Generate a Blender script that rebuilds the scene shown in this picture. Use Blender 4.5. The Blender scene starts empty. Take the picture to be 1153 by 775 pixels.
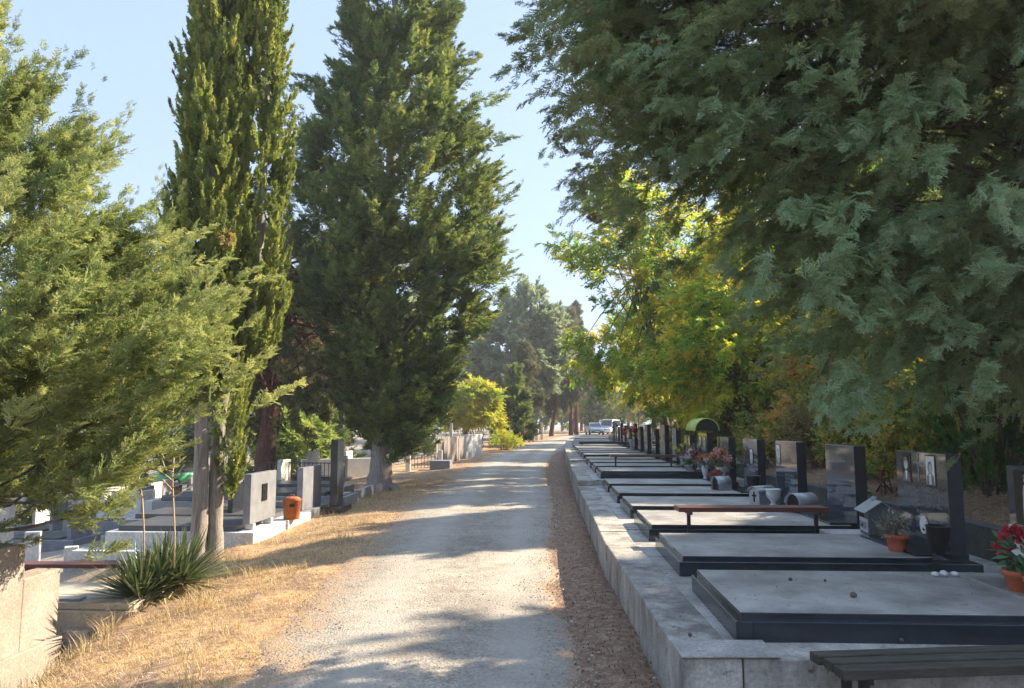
import bpy, math, random
import numpy as np
from mathutils import Vector, Matrix
random.seed(7)
PI = math.pi
scene = bpy.context.scene
COL = scene.collection

# ------------------------------------------------------------------ camera
F_PX, CX, CY, EYE, PITCH = 833.0, 576.5, 387.5, 1.7, math.radians(6.2)
cam_d = bpy.data.cameras.new('camera'); cam = bpy.data.objects.new('camera', cam_d); COL.objects.link(cam)
cam.location = (0, 0, EYE); cam.rotation_euler = (PI/2 + PITCH, 0, 0)
cam_d.sensor_width = 36.0; cam_d.lens = F_PX/1153*36; cam_d.clip_end = 3000; cam_d.clip_start = 0.05
scene.camera = cam

def ray(px, py):
    u, v = (px-CX)/F_PX, (CY-py)/F_PX
    return np.array([u, math.cos(PITCH)-v*math.sin(PITCH), math.sin(PITCH)+v*math.cos(PITCH)])
def atY(px, py, Y):
    d = ray(px, py); return np.array([0, 0, EYE]) + d*(Y/d[1])
def atZ(px, py, Z):
    d = ray(px, py); return np.array([0, 0, EYE]) + d*((Z-EYE)/d[2])

# ------------------------------------------------------------------ object helpers
def tag(o, label=None, cat=None, group=None, kind=None):
    if label: o['label'] = label
    if cat: o['category'] = cat
    if group: o['group'] = group
    if kind: o['kind'] = kind
    return o
def empty(name, loc=(0, 0, 0), rz=0.0, label=None, cat=None, group=None):
    o = bpy.data.objects.new(name, None); COL.objects.link(o)
    o.location = loc; o.rotation_euler = (0, 0, rz); o.empty_display_size = .2
    return tag(o, label, cat, group)
def copy_tree(o, parent=None):
    c = o.copy(); COL.objects.link(c)
    if parent is not None: c.parent = parent
    for ch in list(o.children): copy_tree(ch, c)
    return c

class MB:
    """collects polygons of one mesh"""
    def __init__(s): s.v = []; s.f = []; s.sm = []; s.mi = []; s.m = 0
    def add(s, vs, fs, smooth=False):
        b = len(s.v); s.v += [tuple(map(float, p)) for p in vs]
        for f in fs: s.f.append([i+b for i in f]); s.sm.append(smooth); s.mi.append(s.m)
        return s
    def box(s, x0, y0, z0, x1, y1, z1, M=None):
        vs = [(x0,y0,z0),(x1,y0,z0),(x1,y1,z0),(x0,y1,z0),(x0,y0,z1),(x1,y0,z1),(x1,y1,z1),(x0,y1,z1)]
        if M is not None: vs = [M @ Vector(p) for p in vs]
        return s.add(vs, [(0,3,2,1),(4,5,6,7),(0,1,5,4),(1,2,6,5),(2,3,7,6),(3,0,4,7)])
    def prism(s, poly, a0, a1, axis='x', M=None):
        """poly of 2-D points extruded along an axis; axis x: poly=(y,z); y: poly=(x,z); z: poly=(x,y)"""
        n = len(poly)
        def p(a, q): return {'x': (a, q[0], q[1]), 'y': (q[0], a, q[1]), 'z': (q[0], q[1], a)}[axis]
        vs = [p(a0, q) for q in poly] + [p(a1, q) for q in poly]
        if M is not None: vs = [M @ Vector(q) for q in vs]
        fs = [tuple(range(n))[::-1], tuple(range(n, 2*n))] + [(i, (i+1) % n, n+(i+1) % n, n+i) for i in range(n)]
        return s.add(vs, fs)
    def tube(s, pts, rad, n=8, cap=True, smooth=True, wob=0.0):
        pts = [Vector(p) for p in pts]
        if not hasattr(rad, '__len__'): rad = [rad]*len(pts)
        vs = []; fs = []
        up = Vector((0.31, 0.17, 0.93))
        for i, p in enumerate(pts):
            d = (pts[min(i+1, len(pts)-1)] - pts[max(i-1, 0)]).normalized()
            a = d.cross(up)
            if a.length < .05: a = d.cross(Vector((1, 0, 0)))
            a.normalize(); b = d.cross(a)
            for k in range(n):
                t = 2*PI*k/n; r = rad[i]*(1+random.uniform(-wob, wob))
                vs.append(p + a*(r*math.cos(t)) + b*(r*math.sin(t)))
        for i in range(len(pts)-1):
            for k in range(n): fs.append((i*n+k, i*n+(k+1) % n, (i+1)*n+(k+1) % n, (i+1)*n+k))
        s.add(vs, fs, smooth)
        if cap:
            b = len(s.v)-len(vs)
            s.f.append([b+k for k in range(n)][::-1]); s.sm.append(False); s.mi.append(s.m)
            s.f.append([b+(len(pts)-1)*n+k for k in range(n)]); s.sm.append(False); s.mi.append(s.m)
        return s
    def lathe(s, prof, c=(0, 0, 0), n=20, smooth=True, squash=1.0):
        vs = []; fs = []
        for r, z in prof:
            for k in range(n):
                t = 2*PI*k/n; vs.append((c[0]+r*math.cos(t), c[1]+r*squash*math.sin(t), c[2]+z))
        for i in range(len(prof)-1):
            for k in range(n): fs.append((i*n+k, i*n+(k+1) % n, (i+1)*n+(k+1) % n, (i+1)*n+k))
        s.add(vs, fs, smooth)
        b = len(s.v)-len(vs)
        s.f.append([b+k for k in range(n)][::-1]); s.sm.append(False); s.mi.append(s.m)
        s.f.append([b+(len(prof)-1)*n+k for k in range(n)]); s.sm.append(False); s.mi.append(s.m)
        return s
    def ball(s, c, r, n=8, sx=1, sy=1, sz=1):
        prof = [(max(.001, math.sin(PI*i/n))*r, -math.cos(PI*i/n)*r) for i in range(n+1)]
        b = len(s.v); s.lathe(prof, (0, 0, 0), n+2)
        for i in range(b, len(s.v)):
            p = s.v[i]; s.v[i] = (c[0]+p[0]*sx, c[1]+p[1]*sy, c[2]+p[2]*sz)
        return s
    def build(s, name, mats, parent=None, bevel=0.0, loc=None):
        me = bpy.data.meshes.new(name); me.from_pydata(s.v, [], s.f); me.update()
        if not isinstance(mats, (list, tuple)): mats = [mats]
        for m in mats: me.materials.append(m)
        me.polygons.foreach_set('use_smooth', s.sm); me.polygons.foreach_set('material_index', s.mi)
        o = bpy.data.objects.new(name, me); COL.objects.link(o)
        if parent is not None: o.parent = parent
        if loc is not None: o.location = loc
        if bevel > 0:
            b = o.modifiers.new('bevel', 'BEVEL'); b.width = bevel; b.segments = 2; b.limit_method = 'ANGLE'; b.angle_limit = math.radians(40)
            b.harden_normals = False
        return o

def np_mesh(name, V, F, mat, parent=None, tint=None, smooth=False):
    V = np.asarray(V, dtype=np.float32); F = np.asarray(F, dtype=np.int32)
    m, k = F.shape
    me = bpy.data.meshes.new(name)
    me.vertices.add(len(V)); me.vertices.foreach_set('co', V.ravel())
    me.loops.add(m*k); me.loops.foreach_set('vertex_index', F.ravel())
    me.polygons.add(m); me.polygons.foreach_set('loop_start', np.arange(0, m*k, k, dtype=np.int32))
    me.update(calc_edges=True)
    me.polygons.foreach_set('use_smooth', np.full(m, smooth))
    if tint is not None:
        a = me.attributes.new('tint', 'FLOAT', 'FACE'); a.data.foreach_set('value', np.asarray(tint, dtype=np.float32))
    me.materials.append(mat)
    o = bpy.data.objects.new(name, me); COL.objects.link(o)
    if parent is not None: o.parent = parent
    return o

# ------------------------------------------------------------------ materials
def new_mat(name):
    m = bpy.data.materials.new(name); m.use_nodes = True
    nt = m.node_tree; b = nt.nodes['Principled BSDF']; return m, nt, b
def ramp(nt, stops):
    r = nt.nodes.new('ShaderNodeValToRGB'); cr = r.color_ramp
    while len(cr.elements) > 1: cr.elements.remove(cr.elements[-1])
    cr.elements[0].position = stops[0][0]; cr.elements[0].color = (*stops[0][1], 1)
    for p, c in stops[1:]:
        e = cr.elements.new(p); e.color = (*c, 1)
    return r
def noise(nt, scale, detail=4, rough=.6, vec=None, dist=0.0):
    n = nt.nodes.new('ShaderNodeTexNoise'); n.inputs['Scale'].default_value = scale
    n.inputs['Detail'].default_value = detail; n.inputs['Roughness'].default_value = rough; n.inputs['Distortion'].default_value = dist
    if vec is not None: nt.links.new(vec, n.inputs['Vector'])
    return n
def pos(nt, scale=None):
    g = nt.nodes.new('ShaderNodeNewGeometry')
    if scale is None: return g.outputs['Position']
    mp = nt.nodes.new('ShaderNodeMapping'); mp.inputs['Scale'].default_value = scale
    nt.links.new(g.outputs['Position'], mp.inputs['Vector']); return mp.outputs['Vector']
def mixc(nt, fac, a, b, mode='MIX'):
    m = nt.nodes.new('ShaderNodeMix'); m.data_type = 'RGBA'; m.blend_type = mode
    for s, v in ((m.inputs[0], fac), (m.inputs[6], a), (m.inputs[7], b)):
        if hasattr(v, 'is_linked'): nt.links.new(v, s)
        elif isinstance(v, tuple): s.default_value = (*v, 1)
        else: s.default_value = v
    return m.outputs[2]
def bump(nt, b, h, strength=.3, dist=.01):
    n = nt.nodes.new('ShaderNodeBump'); n.inputs['Strength'].default_value = strength; n.inputs['Distance'].default_value = dist
    nt.links.new(h, n.inputs['Height']); nt.links.new(n.outputs['Normal'], b.inputs['Normal'])
def noisy(name, stops, scale=6, rough=.8, bmp=.25, bdist=.01, fine=60, stretch=None, spec=.4, metal=0.0, spots=None):
    """stops: colours through which a noise runs; fine: grain"""
    m, nt, b = new_mat(name)
    v = pos(nt, stretch)
    n1 = noise(nt, scale, 6, .65, v); r = ramp(nt, stops); nt.links.new(n1.outputs['Fac'], r.inputs['Fac'])
    n2 = noise(nt, fine, 3, .7, v if stretch and max(stretch) > 1 else pos(nt))
    rr = ramp(nt, [(.3, (.72,)*3), (.7, (1.2,)*3)]); nt.links.new(n2.outputs['Fac'], rr.inputs['Fac'])
    c = mixc(nt, 1.0, r.outputs['Color'], rr.outputs['Color'], 'MULTIPLY')
    if spots:
        n3 = noise(nt, spots[0], 5, .7, pos(nt)); r3 = ramp(nt, [(spots[1], (0, 0, 0)), (spots[1]+.08, (1, 1, 1))]); nt.links.new(n3.outputs['Fac'], r3.inputs['Fac'])
        c = mixc(nt, r3.outputs['Color'], c, spots[2])
    nt.links.new(c, b.inputs['Base Color'])
    b.inputs['Roughness'].default_value = rough; b.inputs['Specular IOR Level'].default_value = spec; b.inputs['Metallic'].default_value = metal
    if bmp: bump(nt, b, n2.outputs['Fac'], bmp, bdist)
    return m
def leafmat(name, stops, trans=.25, rough=.6, noise_scale=.7, noise_amt=.35):
    """leaf colour runs along `stops` with each leaf's own tint and a slow noise"""
    m, nt, b = new_mat(name)
    at = nt.nodes.new('ShaderNodeAttribute'); at.attribute_name = 'tint'
    n = noise(nt, noise_scale, 3, .6, pos(nt))
    ma = nt.nodes.new('ShaderNodeMath'); ma.operation = 'MULTIPLY_ADD'
    nt.links.new(n.outputs['Fac'], ma.inputs[0]); ma.inputs[1].default_value = noise_amt*2; ma.inputs[2].default_value = -noise_amt
    ad = nt.nodes.new('ShaderNodeMath'); ad.operation = 'ADD'
    nt.links.new(ma.outputs[0], ad.inputs[0]); nt.links.new(at.outputs['Fac'], ad.inputs[1])
    r = ramp(nt, stops); nt.links.new(ad.outputs[0], r.inputs['Fac'])
    nt.links.new(r.outputs['Color'], b.inputs['Base Color'])
    b.inputs['Roughness'].default_value = rough; b.inputs['Specular IOR Level'].default_value = .25
    t = nt.nodes.new('ShaderNodeBsdfTranslucent')
    bright = mixc(nt, 1.0, r.outputs['Color'], (1.35, 1.35, .9), 'MULTIPLY'); nt.links.new(bright, t.inputs['Color'])
    mx = nt.nodes.new('ShaderNodeMixShader'); mx.inputs[0].default_value = trans
    nt.links.new(b.outputs[0], mx.inputs[1]); nt.links.new(t.outputs[0], mx.inputs[2])
    nt.links.new(mx.outputs[0], nt.nodes['Material Output'].inputs['Surface'])
    return m
def plain(name, c, rough=.5, metal=0.0, spec=.5, var=.15):
    a = tuple(x*(1-var) for x in c); b2 = tuple(min(1, x*(1+var)) for x in c)
    return noisy(name, [(.3, a), (.7, b2)], 9, rough, .08, .003, 90, None, spec, metal)

M = {}
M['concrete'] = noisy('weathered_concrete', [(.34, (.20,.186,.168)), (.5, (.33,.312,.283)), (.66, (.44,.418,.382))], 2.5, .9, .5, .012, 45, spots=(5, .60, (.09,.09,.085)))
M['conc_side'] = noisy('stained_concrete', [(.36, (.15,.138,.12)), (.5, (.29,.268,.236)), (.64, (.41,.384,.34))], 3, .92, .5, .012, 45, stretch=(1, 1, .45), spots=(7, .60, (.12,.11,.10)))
M['granite'] = noisy('polished_dark_granite', [(.3, (.018,.021,.026)), (.7, (.032,.037,.044))], 5, .16, 0, 0, 260, spec=.55)
M['granite_lid'] = noisy('dusty_sky_sheen_granite', [(.36, (.17,.160,.147)), (.5, (.275,.260,.240)), (.64, (.38,.362,.334))], 1.9, .5, .05, .002, 160, spec=.5, spots=(11, .57, (.20,.19,.175)))  # dust, plus the grazing sky reflection painted into the lid colour
M['granite_face'] = noisy('mirror_granite', [(.3, (.040,.049,.060)), (.7, (.060,.071,.085))], 5, .05, 0, 0, 300, spec=1.0)
M['grey_granite'] = noisy('grey_granite', [(.3, (.17,.175,.19)), (.7, (.26,.265,.28))], 5, .35, .05, .002, 220)
M['engrave'] = plain('pale_engraving', (.24, .25, .26), .7)
M['plaque_black'] = plain('black_plaque', (.012, .012, .013), .25)
M['plaque_white'] = plain('white_enamel', (.75, .75, .76), .3)
M['plaque_pale'] = plain('pale_print', (.50, .49, .48), .5)
M['plaque_grey'] = plain('grey_print', (.16, .16, .16), .5)
M['marble'] = noisy('white_marble', [(.3, (.40,.40,.395)), (.5, (.52,.515,.50)), (.7, (.58,.57,.55))], 3.5, .5, .08, .003, 30, spots=(9, .63, (.42,.42,.41)))
M['cream'] = noisy('cream_stone', [(.3, (.36,.31,.245)), (.7, (.46,.41,.33))], 4, .8, .2, .004, 50)
M['plaster'] = noisy('pale_plaster', [(.25, (.24,.195,.16)), (.5, (.32,.27,.225)), (.75, (.38,.335,.285))], 2.2, .95, .55, .012, 42, spots=(6, .62, (.38,.33,.28)))
M['bench_red'] = noisy('red_brown_boards', [(.3, (.085,.03,.022)), (.7, (.15,.055,.04))], 12, .42, .12, .003, 60, stretch=(1, 8, 8))
M['bench_old'] = noisy('weathered_boards', [(.25, (.022,.020,.015)), (.5, (.05,.044,.032)), (.75, (.10,.09,.065))], 7, .85, .5, .006, 40, stretch=(.8, 7, 7), spots=(60, .70, (.35,.33,.28)))
M['black_metal'] = plain('black_metal', (.016, .016, .018), .5)
M['steel'] = noisy('dull_steel', [(.3, (.27,.28,.29)), (.7, (.38,.39,.40))], 7, .5, .05, .002, 70, metal=.5)
M['granite_side'] = noisy('honed_dark_granite', [(.3, (.016,.018,.021)), (.7, (.028,.031,.036))], 5, .5, .03, .001, 200, spec=.25)
M['zinc'] = noisy('weathered_zinc', [(.3, (.09,.095,.10)), (.7, (.15,.155,.16))], 9, .5, .1, .003, 60, metal=.3)
M['galv'] = noisy('grey_sheet_metal', [(.3, (.30,.31,.33)), (.7, (.42,.43,.45))], 9, .55, .1, .003, 60, metal=.4)
M['terracotta'] = plain('terracotta', (.42, .11, .05), .75)
M['plastic_black'] = plain('black_plastic', (.012, .010, .010), .35)
M['porcelain'] = plain('white_porcelain', (.50, .515, .53), .35)
M['rust'] = noisy('rusted_steel', [(.3, (.20,.05,.015)), (.5, (.34,.10,.03)), (.7, (.40,.15,.05))], 8, .8, .3, .004, 50, spots=(20, .60, (.12,.03,.012)))
M['lime'] = plain('lime_green_sheet', (.36, .46, .07), .45)
M['rose_granite'] = noisy('brownish_granite', [(.3, (.20,.15,.125)), (.7, (.30,.235,.20))], 5, .22, 0, 0, 220)
M['dark'] = plain('joint_and_inner_shade_black', (.006, .006, .006), .8)  # black for joints; in openings it paints the shade inside
M['glass'] = plain('dark_glass', (.03, .04, .05), .08)
M['pebble_white'] = plain('white_pebble', (.68, .67, .64), .7)
M['bark'] = noisy('grey_brown_bark', [(.3, (.06,.045,.035)), (.5, (.12,.09,.07)), (.7, (.20,.16,.125))], 9, .95, .8, .02, 30, stretch=(3, 3, .5))
M['bark_pale'] = noisy('pale_cypress_bark', [(.25, (.15,.12,.10)), (.5, (.30,.26,.225)), (.72, (.45,.40,.36))], 8, .95, .8, .02, 26, stretch=(4, 4, .35))
M['bark_red'] = noisy('reddish_pine_bark', [(.3, (.06,.025,.018)), (.5, (.13,.055,.04)), (.7, (.22,.11,.08))], 7, .95, .8, .03, 18, stretch=(3, 3, .8))
M['twig'] = plain('brown_twig', (.13, .085, .055), .9)
M['straw_stalk'] = plain('dry_stalk', (.45, .34, .22), .9)
M['paint_white'] = plain('white_car_paint', (.70, .72, .74), .25, var=.03)
M['paint_silver'] = plain('pale_silver_paint', (.58, .62, .66), .25, var=.03)
M['paint_green'] = plain('green_car_paint', (.07, .32, .13), .25, var=.05)
M['rubber'] = plain('tyre_rubber', (.02, .02, .02), .85)
M['lens'] = plain('headlight_lens', (.55, .57, .6), .15)
M['iron'] = plain('dark_iron', (.03, .03, .032), .6)
M['wood_grey'] = noisy('grey_fence_boards', [(.3, (.20,.17,.15)), (.7, (.34,.30,.27))], 6, .9, .4, .006, 40, stretch=(8, 8, .6))
M['whitewash'] = noisy('whitewashed_wall', [(.3, (.50,.485,.45)), (.7, (.62,.60,.565))], 4, .9, .2, .006, 40)

# leaf materials
M['L_fore'] = leafmat('feathery_cypress_green', [(0, (.105,.14,.055)), (.35, (.205,.25,.105)), (.7, (.315,.35,.155)), (1, (.44,.44,.21))], .50, noise_scale=.9)
M['L_lime'] = leafmat('pale_lime_shrub_leaves', [(0, (.12,.20,.05)), (.5, (.26,.34,.10)), (1, (.44,.46,.15))], .4)
M['lid_dark'] = noisy('dark_slate_lid', [(.3, (.06,.063,.068)), (.7, (.11,.113,.118))], 4, .35, 0, 0, 160)
M['L_blue'] = leafmat('blue_green_cypress', [(0, (0.180,0.189,0.090)), (.35, (0.210,0.262,0.138)), (.65, (0.240,0.336,0.204)), (1, (0.336,0.451,0.318))], .45, noise_scale=.55, noise_amt=.35)
M['L_col'] = leafmat('italian_cypress_green', [(0, (0.111,0.137,0.046)), (.45, (0.209,0.254,0.074)), (.8, (0.330,0.364,0.096)), (1, (0.490,0.442,0.131))], .40)
M['L_dark'] = leafmat('dark_cypress_green', [(0, (0.058,0.094,0.040)), (.4, (0.129,0.182,0.065)), (.75, (0.246,0.292,0.095)), (1, (0.403,0.396,0.147))], .40, noise_scale=.5)
M['L_cedar'] = leafmat('hazy_cedar_green', [(0, (0.143,0.193,0.148)), (.5, (0.252,0.311,0.226)), (1, (0.403,0.437,0.281))], .4)
M['L_pine'] = leafmat('pine_needles', [(0, (0.053,0.068,0.035)), (.5, (0.112,0.128,0.059)), (1, (0.255,0.225,0.098))], .2)
M['L_broad'] = leafmat('autumn_ash_leaves', [(0, (.09,.18,.03)), (.3, (.17,.29,.04)), (.52, (.33,.38,.05)), (.76, (.62,.52,.06)), (1, (.66,.43,.045))], .58, noise_scale=.35, noise_amt=.5)
M['L_yellow'] = leafmat('yellow_shrub_leaves', [(0, (0.184,0.276,0.044)), (.5, (0.414,0.437,0.066)), (1, (0.713,0.483,0.055))], .45)
M['L_bush'] = leafmat('bank_shrub_leaves', [(0, (0.085,0.140,0.034)), (.4, (0.169,0.225,0.046)), (.7, (0.375,0.319,0.062)), (1, (0.562,0.281,0.077))], .35, noise_scale=.6, noise_amt=.45)
M['L_brown'] = leafmat('withered_shrub_leaves', [(0, (.08,.085,.035)), (.5, (.17,.13,.055)), (1, (.30,.20,.075))], .3)
M['L_thuja'] = leafmat('deep_green_thuja', [(0, (0.019,0.045,0.017)), (.5, (0.045,0.096,0.025)), (1, (0.088,0.176,0.039))], .15)
M['L_yucca'] = leafmat('yucca_blades', [(0, (.055,.085,.045)), (.5, (.13,.17,.085)), (.72, (.24,.245,.13)), (1, (.50,.39,.24))], .15, .4)
M['L_grass'] = leafmat('straw_grass', [(0, (.28,.195,.105)), (.5, (.44,.325,.18)), (1, (.60,.47,.28))], .25, noise_amt=.3)
M['L_litter'] = leafmat('fallen_leaves', [(0, (.07,.04,.025)), (.5, (.17,.10,.055)), (.85, (.28,.17,.09)), (1, (.40,.27,.10))], .15)
M['L_stone'] = leafmat('loose_gravel', [(0, (.15,.14,.13)), (.5, (.28,.265,.245)), (1, (.46,.44,.41))], .0, .9)
M['L_pot'] = leafmat('dried_plant_leaves', [(0, (.10,.10,.07)), (.5, (.20,.20,.14)), (1, (.32,.31,.24))], .2)
M['petal_red'] = leafmat('red_petals', [(0, (.30,.015,.03)), (1, (.50,.06,.08))], .2)
M['petal_orange'] = leafmat('orange_petals', [(0, (.36,.06,.04)), (.6, (.50,.18,.06)), (1, (.54,.34,.10))], .2)
M['petal_yellow'] = leafmat('yellow_petals', [(0, (.60,.50,.05)), (1, (.70,.62,.12))], .2)
M['petal_pink'] = leafmat('pink_petals', [(0, (.40,.14,.16)), (1, (.52,.30,.28))], .2)
M['petal_purple'] = leafmat('purple_petals', [(0, (.16,.03,.08)), (1, (.34,.07,.13))], .2)
M['petal_white'] = leafmat('white_petals', [(0, (.52,.54,.48)), (1, (.68,.68,.62))], .2)
M['L_fakegreen'] = leafmat('bouquet_leaves', [(0, (.05,.11,.05)), (1, (.12,.22,.12))], .2)
# ------------------------------------------------------------------ lie of the land
def sstep(a, b, x):
    t = np.clip((np.asarray(x, float)-a)/(b-a), 0, 1); return t*t*(3-2*t)
def lerp(tab):
    xs = [p[0] for p in tab]; ys = [p[1] for p in tab]
    return lambda y: np.interp(y, xs, ys)
XL = lerp([(-10,-2.1),(0,-1.75),(4.8,-1.75),(6.4,-1.95),(9,-2.1),(17,-2.25),(30,-1.8),(38,-1.3),(57,1.0),(75,3.7),(94,7.0),(130,14),(400,80)])
XR = lerp([(-10,.2),(0,.35),(5.4,.48),(8.7,.50),(12,.68),(17,.95),(30,1.35),(40,2.2),(60,5.0),(75,7.6),(94,11.5),(130,19),(400,90)])
KX = lerp([(4.3,.955),(8.3,1.03),(11,1.17),(16,1.39),(19.5,1.57),(26,1.95),(34,2.40),(44,3.15),(52,4.05),(60,5.3)])
def rowX(y): return 1.13+.0487*y+.003*max(0, y-33)**2
def rise(y): return .45*sstep(25, 100, y)
STEPS = [(4.3,.40),(9.2,.41),(15.8,.53),(23.5,.58),(33,.60),(45,.62),(60,.62)]
def zt(y):
    z = .40
    for a, b in STEPS:
        if y >= a: z = b
    return z + float(rise(y))
def backX(y): return rowX(y)+3.12
rng0 = np.random.default_rng(3)
# smooth value noise for relief
_g = rng0.random((64, 64))
def vnoise(x, y, s):
    x = np.asarray(x, float)/s+1000; y = np.asarray(y, float)/s+1000
    i = np.floor(x).astype(int); j = np.floor(y).astype(int); u = x-i; v = y-j; u = u*u*(3-2*u); v = v*v*(3-2*v)
    a = _g[i % 64, j % 64]; b = _g[(i+1) % 64, j % 64]; c = _g[i % 64, (j+1) % 64]; d = _g[(i+1) % 64, (j+1) % 64]
    return (a*(1-u)+b*u)*(1-v)+(c*(1-u)+d*u)*v
def gz(x, y):
    """height of the ground"""
    x = np.asarray(x, float); y = np.asarray(y, float)
    z = rise(y)*np.ones_like(x)
    t = XL(y)-.25-x
    k = np.interp(y, [0, 8.5, 11.5, 16, 21, 40, 70], [.14, .14, .16, .16, .12, .08, .05])
    k2 = np.interp(y, [0, 8.5, 10.8, 11.8, 16, 21, 40], [.62, .60, .45, .16, .12, .06, .0]); c2 = np.interp(y, [4, 6, 8.5, 10.5, 12, 16], [1.15, 1.25, 1.5, 1.8, 1.65, 1.5])
    z = z - np.where(t > 0, k*sstep(-.1, 1.6, t) + k2*sstep(c2, c2+.75, t) + .16*np.maximum(0, t-2.6)**1.0*sstep(2.4, 5, t)*sstep(110, 40, y), 0)
    z = np.where(t > 0, np.maximum(z, -6.5), z)
    z = z + np.where(t > 0, (vnoise(x, y, .55)-.5)*.06*sstep(0, .6, t), 0)
    bx = 1.13+.0487*y+.003*np.maximum(0, y-33)**2+3.12
    kx = KX(y); r = x-bx
    inter = sstep(4.35, 4.7, y)*sstep(62, 60, y)*sstep(kx+.05, kx+.3, x)
    z = z + np.where((r < 0.1), .15*inter, 0)
    bank = .62 + .36*np.clip(r, 0, 2.2) + .14*np.clip(r-2.2, 0, 30) + (vnoise(x, y, 1.3)-.5)*.25*sstep(0, 1, r) + .05*np.clip(r-32, 0, 120)
    z = np.where(r >= .1, z + bank*sstep(3.2, 6.0, y), z)
    return z
def on_ground(x, y): return float(gz(x, y))

# ------------------------------------------------------------------ ground sheet
def spaced(a, b, n): return list(np.linspace(a, b, n, endpoint=False))
xs = np.array([-180,-130,-100] + spaced(-75,-20,24) + spaced(-20,-8,40) + spaced(-8,9,140) + spaced(9,30,50) + spaced(30,80,20) + [90,130,180])
ys = np.array([-40,-20,-10,-5] + spaced(-2,2,10) + spaced(2,22,150) + spaced(22,60,110) + spaced(60,140,50) + [145,170,220,300,400])
GX, GY = np.meshgrid(xs, ys); GZ = gz(GX, GY)
inside = (GX > XL(GY)+.34) & (GX < XR(GY)-.34)
Zs = GZ - np.where(inside, .03, 0)
strip = (GX > XR(GY)-.1) & (GX < KX(GY)) & (GY < 60)
Zs = Zs + np.where(strip, .05*sstep(0, .35, GX-XR(GY)) + (vnoise(GX, GY, .4)-.5)*.03*sstep(0, .2, GX-XR(GY)), 0)
nx, ny = len(xs), len(ys)
idx = np.arange(nx*ny).reshape(ny, nx)
Fq = np.stack([idx[:-1,:-1], idx[:-1,1:], idx[1:,1:], idx[1:,:-1]], -1).reshape(-1, 4)
m, nt, b = new_mat('ground_soil_and_straw')
def gatt(n):
    a = nt.nodes.new('ShaderNodeAttribute'); a.attribute_name = n; return a.outputs['Fac']
p = pos(nt)
nA = noise(nt, 1.6, 6, .7, p); nB = noise(nt, 14, 5, .7, p); nC = noise(nt, 70, 3, .7, p)
straw = ramp(nt, [(.25, (.22,.135,.075)), (.5, (.42,.275,.145)), (.75, (.56,.405,.23))]); nt.links.new(nB.outputs['Fac'], straw.inputs['Fac'])
soil = ramp(nt, [(.30, (.11,.066,.045)), (.5, (.235,.152,.105)), (.72, (.40,.295,.22))]); nt.links.new(nB.outputs['Fac'], soil.inputs['Fac'])
litt = ramp(nt, [(.25, (.10,.065,.042)), (.5, (.22,.145,.095)), (.75, (.37,.26,.165))]); nt.links.new(nB.outputs['Fac'], litt.inputs['Fac'])
grey = ramp(nt, [(.25, (.19,.17,.145)), (.6, (.32,.29,.25))]); nt.links.new(nB.outputs['Fac'], grey.inputs['Fac'])
# patches of bare soil in the straw
pa = ramp(nt, [(.44, (0,0,0)), (.60, (1,1,1))]); nt.links.new(nA.outputs['Fac'], pa.inputs['Fac'])
c = mixc(nt, pa.outputs['Color'], straw.outputs['Color'], soil.outputs['Color'])
c = mixc(nt, gatt('grey'), c, grey.outputs['Color'])
c = mixc(nt, gatt('soil'), c, soil.outputs['Color'])
c = mixc(nt, gatt('litter'), c, litt.outputs['Color'])
g = ramp(nt, [(.3, (.7,)*3), (.7, (1.25,)*3)]); nt.links.new(nC.outputs['Fac'], g.inputs['Fac'])
c = mixc(nt, 1.0, c, g.outputs['Color'], 'MULTIPLY'); nt.links.new(c, b.inputs['Base Color'])
b.inputs['Roughness'].default_value = .95; b.inputs['Specular IOR Level'].default_value = .15
bump(nt, b, nC.outputs['Fac'], .7, .02)
M['ground'] = m
ground = np_mesh('ground', np.stack([GX, GY, Zs], -1).reshape(-1, 3), Fq, M['ground'], smooth=True)
tag(ground, kind='structure')
tL = XL(GY)-GX
masks = {
    'soil': np.where(GX > (XL(GY)+XR(GY))/2, sstep(0, .2, GX-XR(GY)+.2), 0)*1.0,
    'litter': sstep(-.2, .3, GX-(1.13+.0487*GY+3.0))*sstep(3, 6, GY) + sstep(11, 16, GY)*sstep(.5, 0, np.abs(tL-.6)/3)*.35,
    'grey': sstep(3.2, 5.5, tL)*.85,
}
for nme, arr in masks.items():
    a = ground.data.attributes.new(nme, 'FLOAT', 'POINT'); a.data.foreach_set('value', np.clip(arr, 0, 1).astype(np.float32).ravel())

# ------------------------------------------------------------------ road
ry = np.array(spaced(-6, 2, 16) + spaced(2, 26, 200) + spaced(26, 70, 130) + spaced(70, 150, 60)); nc = 26
RU, RY = np.meshgrid(np.linspace(0, 1, nc), ry)
el = XL(RY)+(vnoise(RY*1.0, RY*0+3.3, .5)-.5)*.28+(vnoise(RY, RY*0+7.7, .14)-.5)*.12
er = XR(RY)+(vnoise(RY*1.0, RY*0+13.3, .5)-.5)*.26+(vnoise(RY, RY*0+17.7, .14)-.5)*.12
RX = el+(er-el)*RU
RZ = gz(np.clip(RX, XL(RY), XR(RY)), RY)+.008+.03*np.sin(PI*RU)-.022*((RU < 1e-6)+(RU > 1-1e-6))
idx = np.arange(nc*len(ry)).reshape(len(ry), nc)
Fq = np.stack([idx[:-1,:-1], idx[:-1,1:], idx[1:,1:], idx[1:,:-1]], -1).reshape(-1, 4)
m, nt, b = new_mat('worn_gravel_road')
p = pos(nt)
nA = noise(nt, .8, 6, .65, p, .4); nB = noise(nt, 5, 6, .7, p); nC = noise(nt, 45, 4, .75, p)
vo = nt.nodes.new('ShaderNodeTexVoronoi'); vo.inputs['Scale'].default_value = 55; nt.links.new(p, vo.inputs['Vector'])
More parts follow.
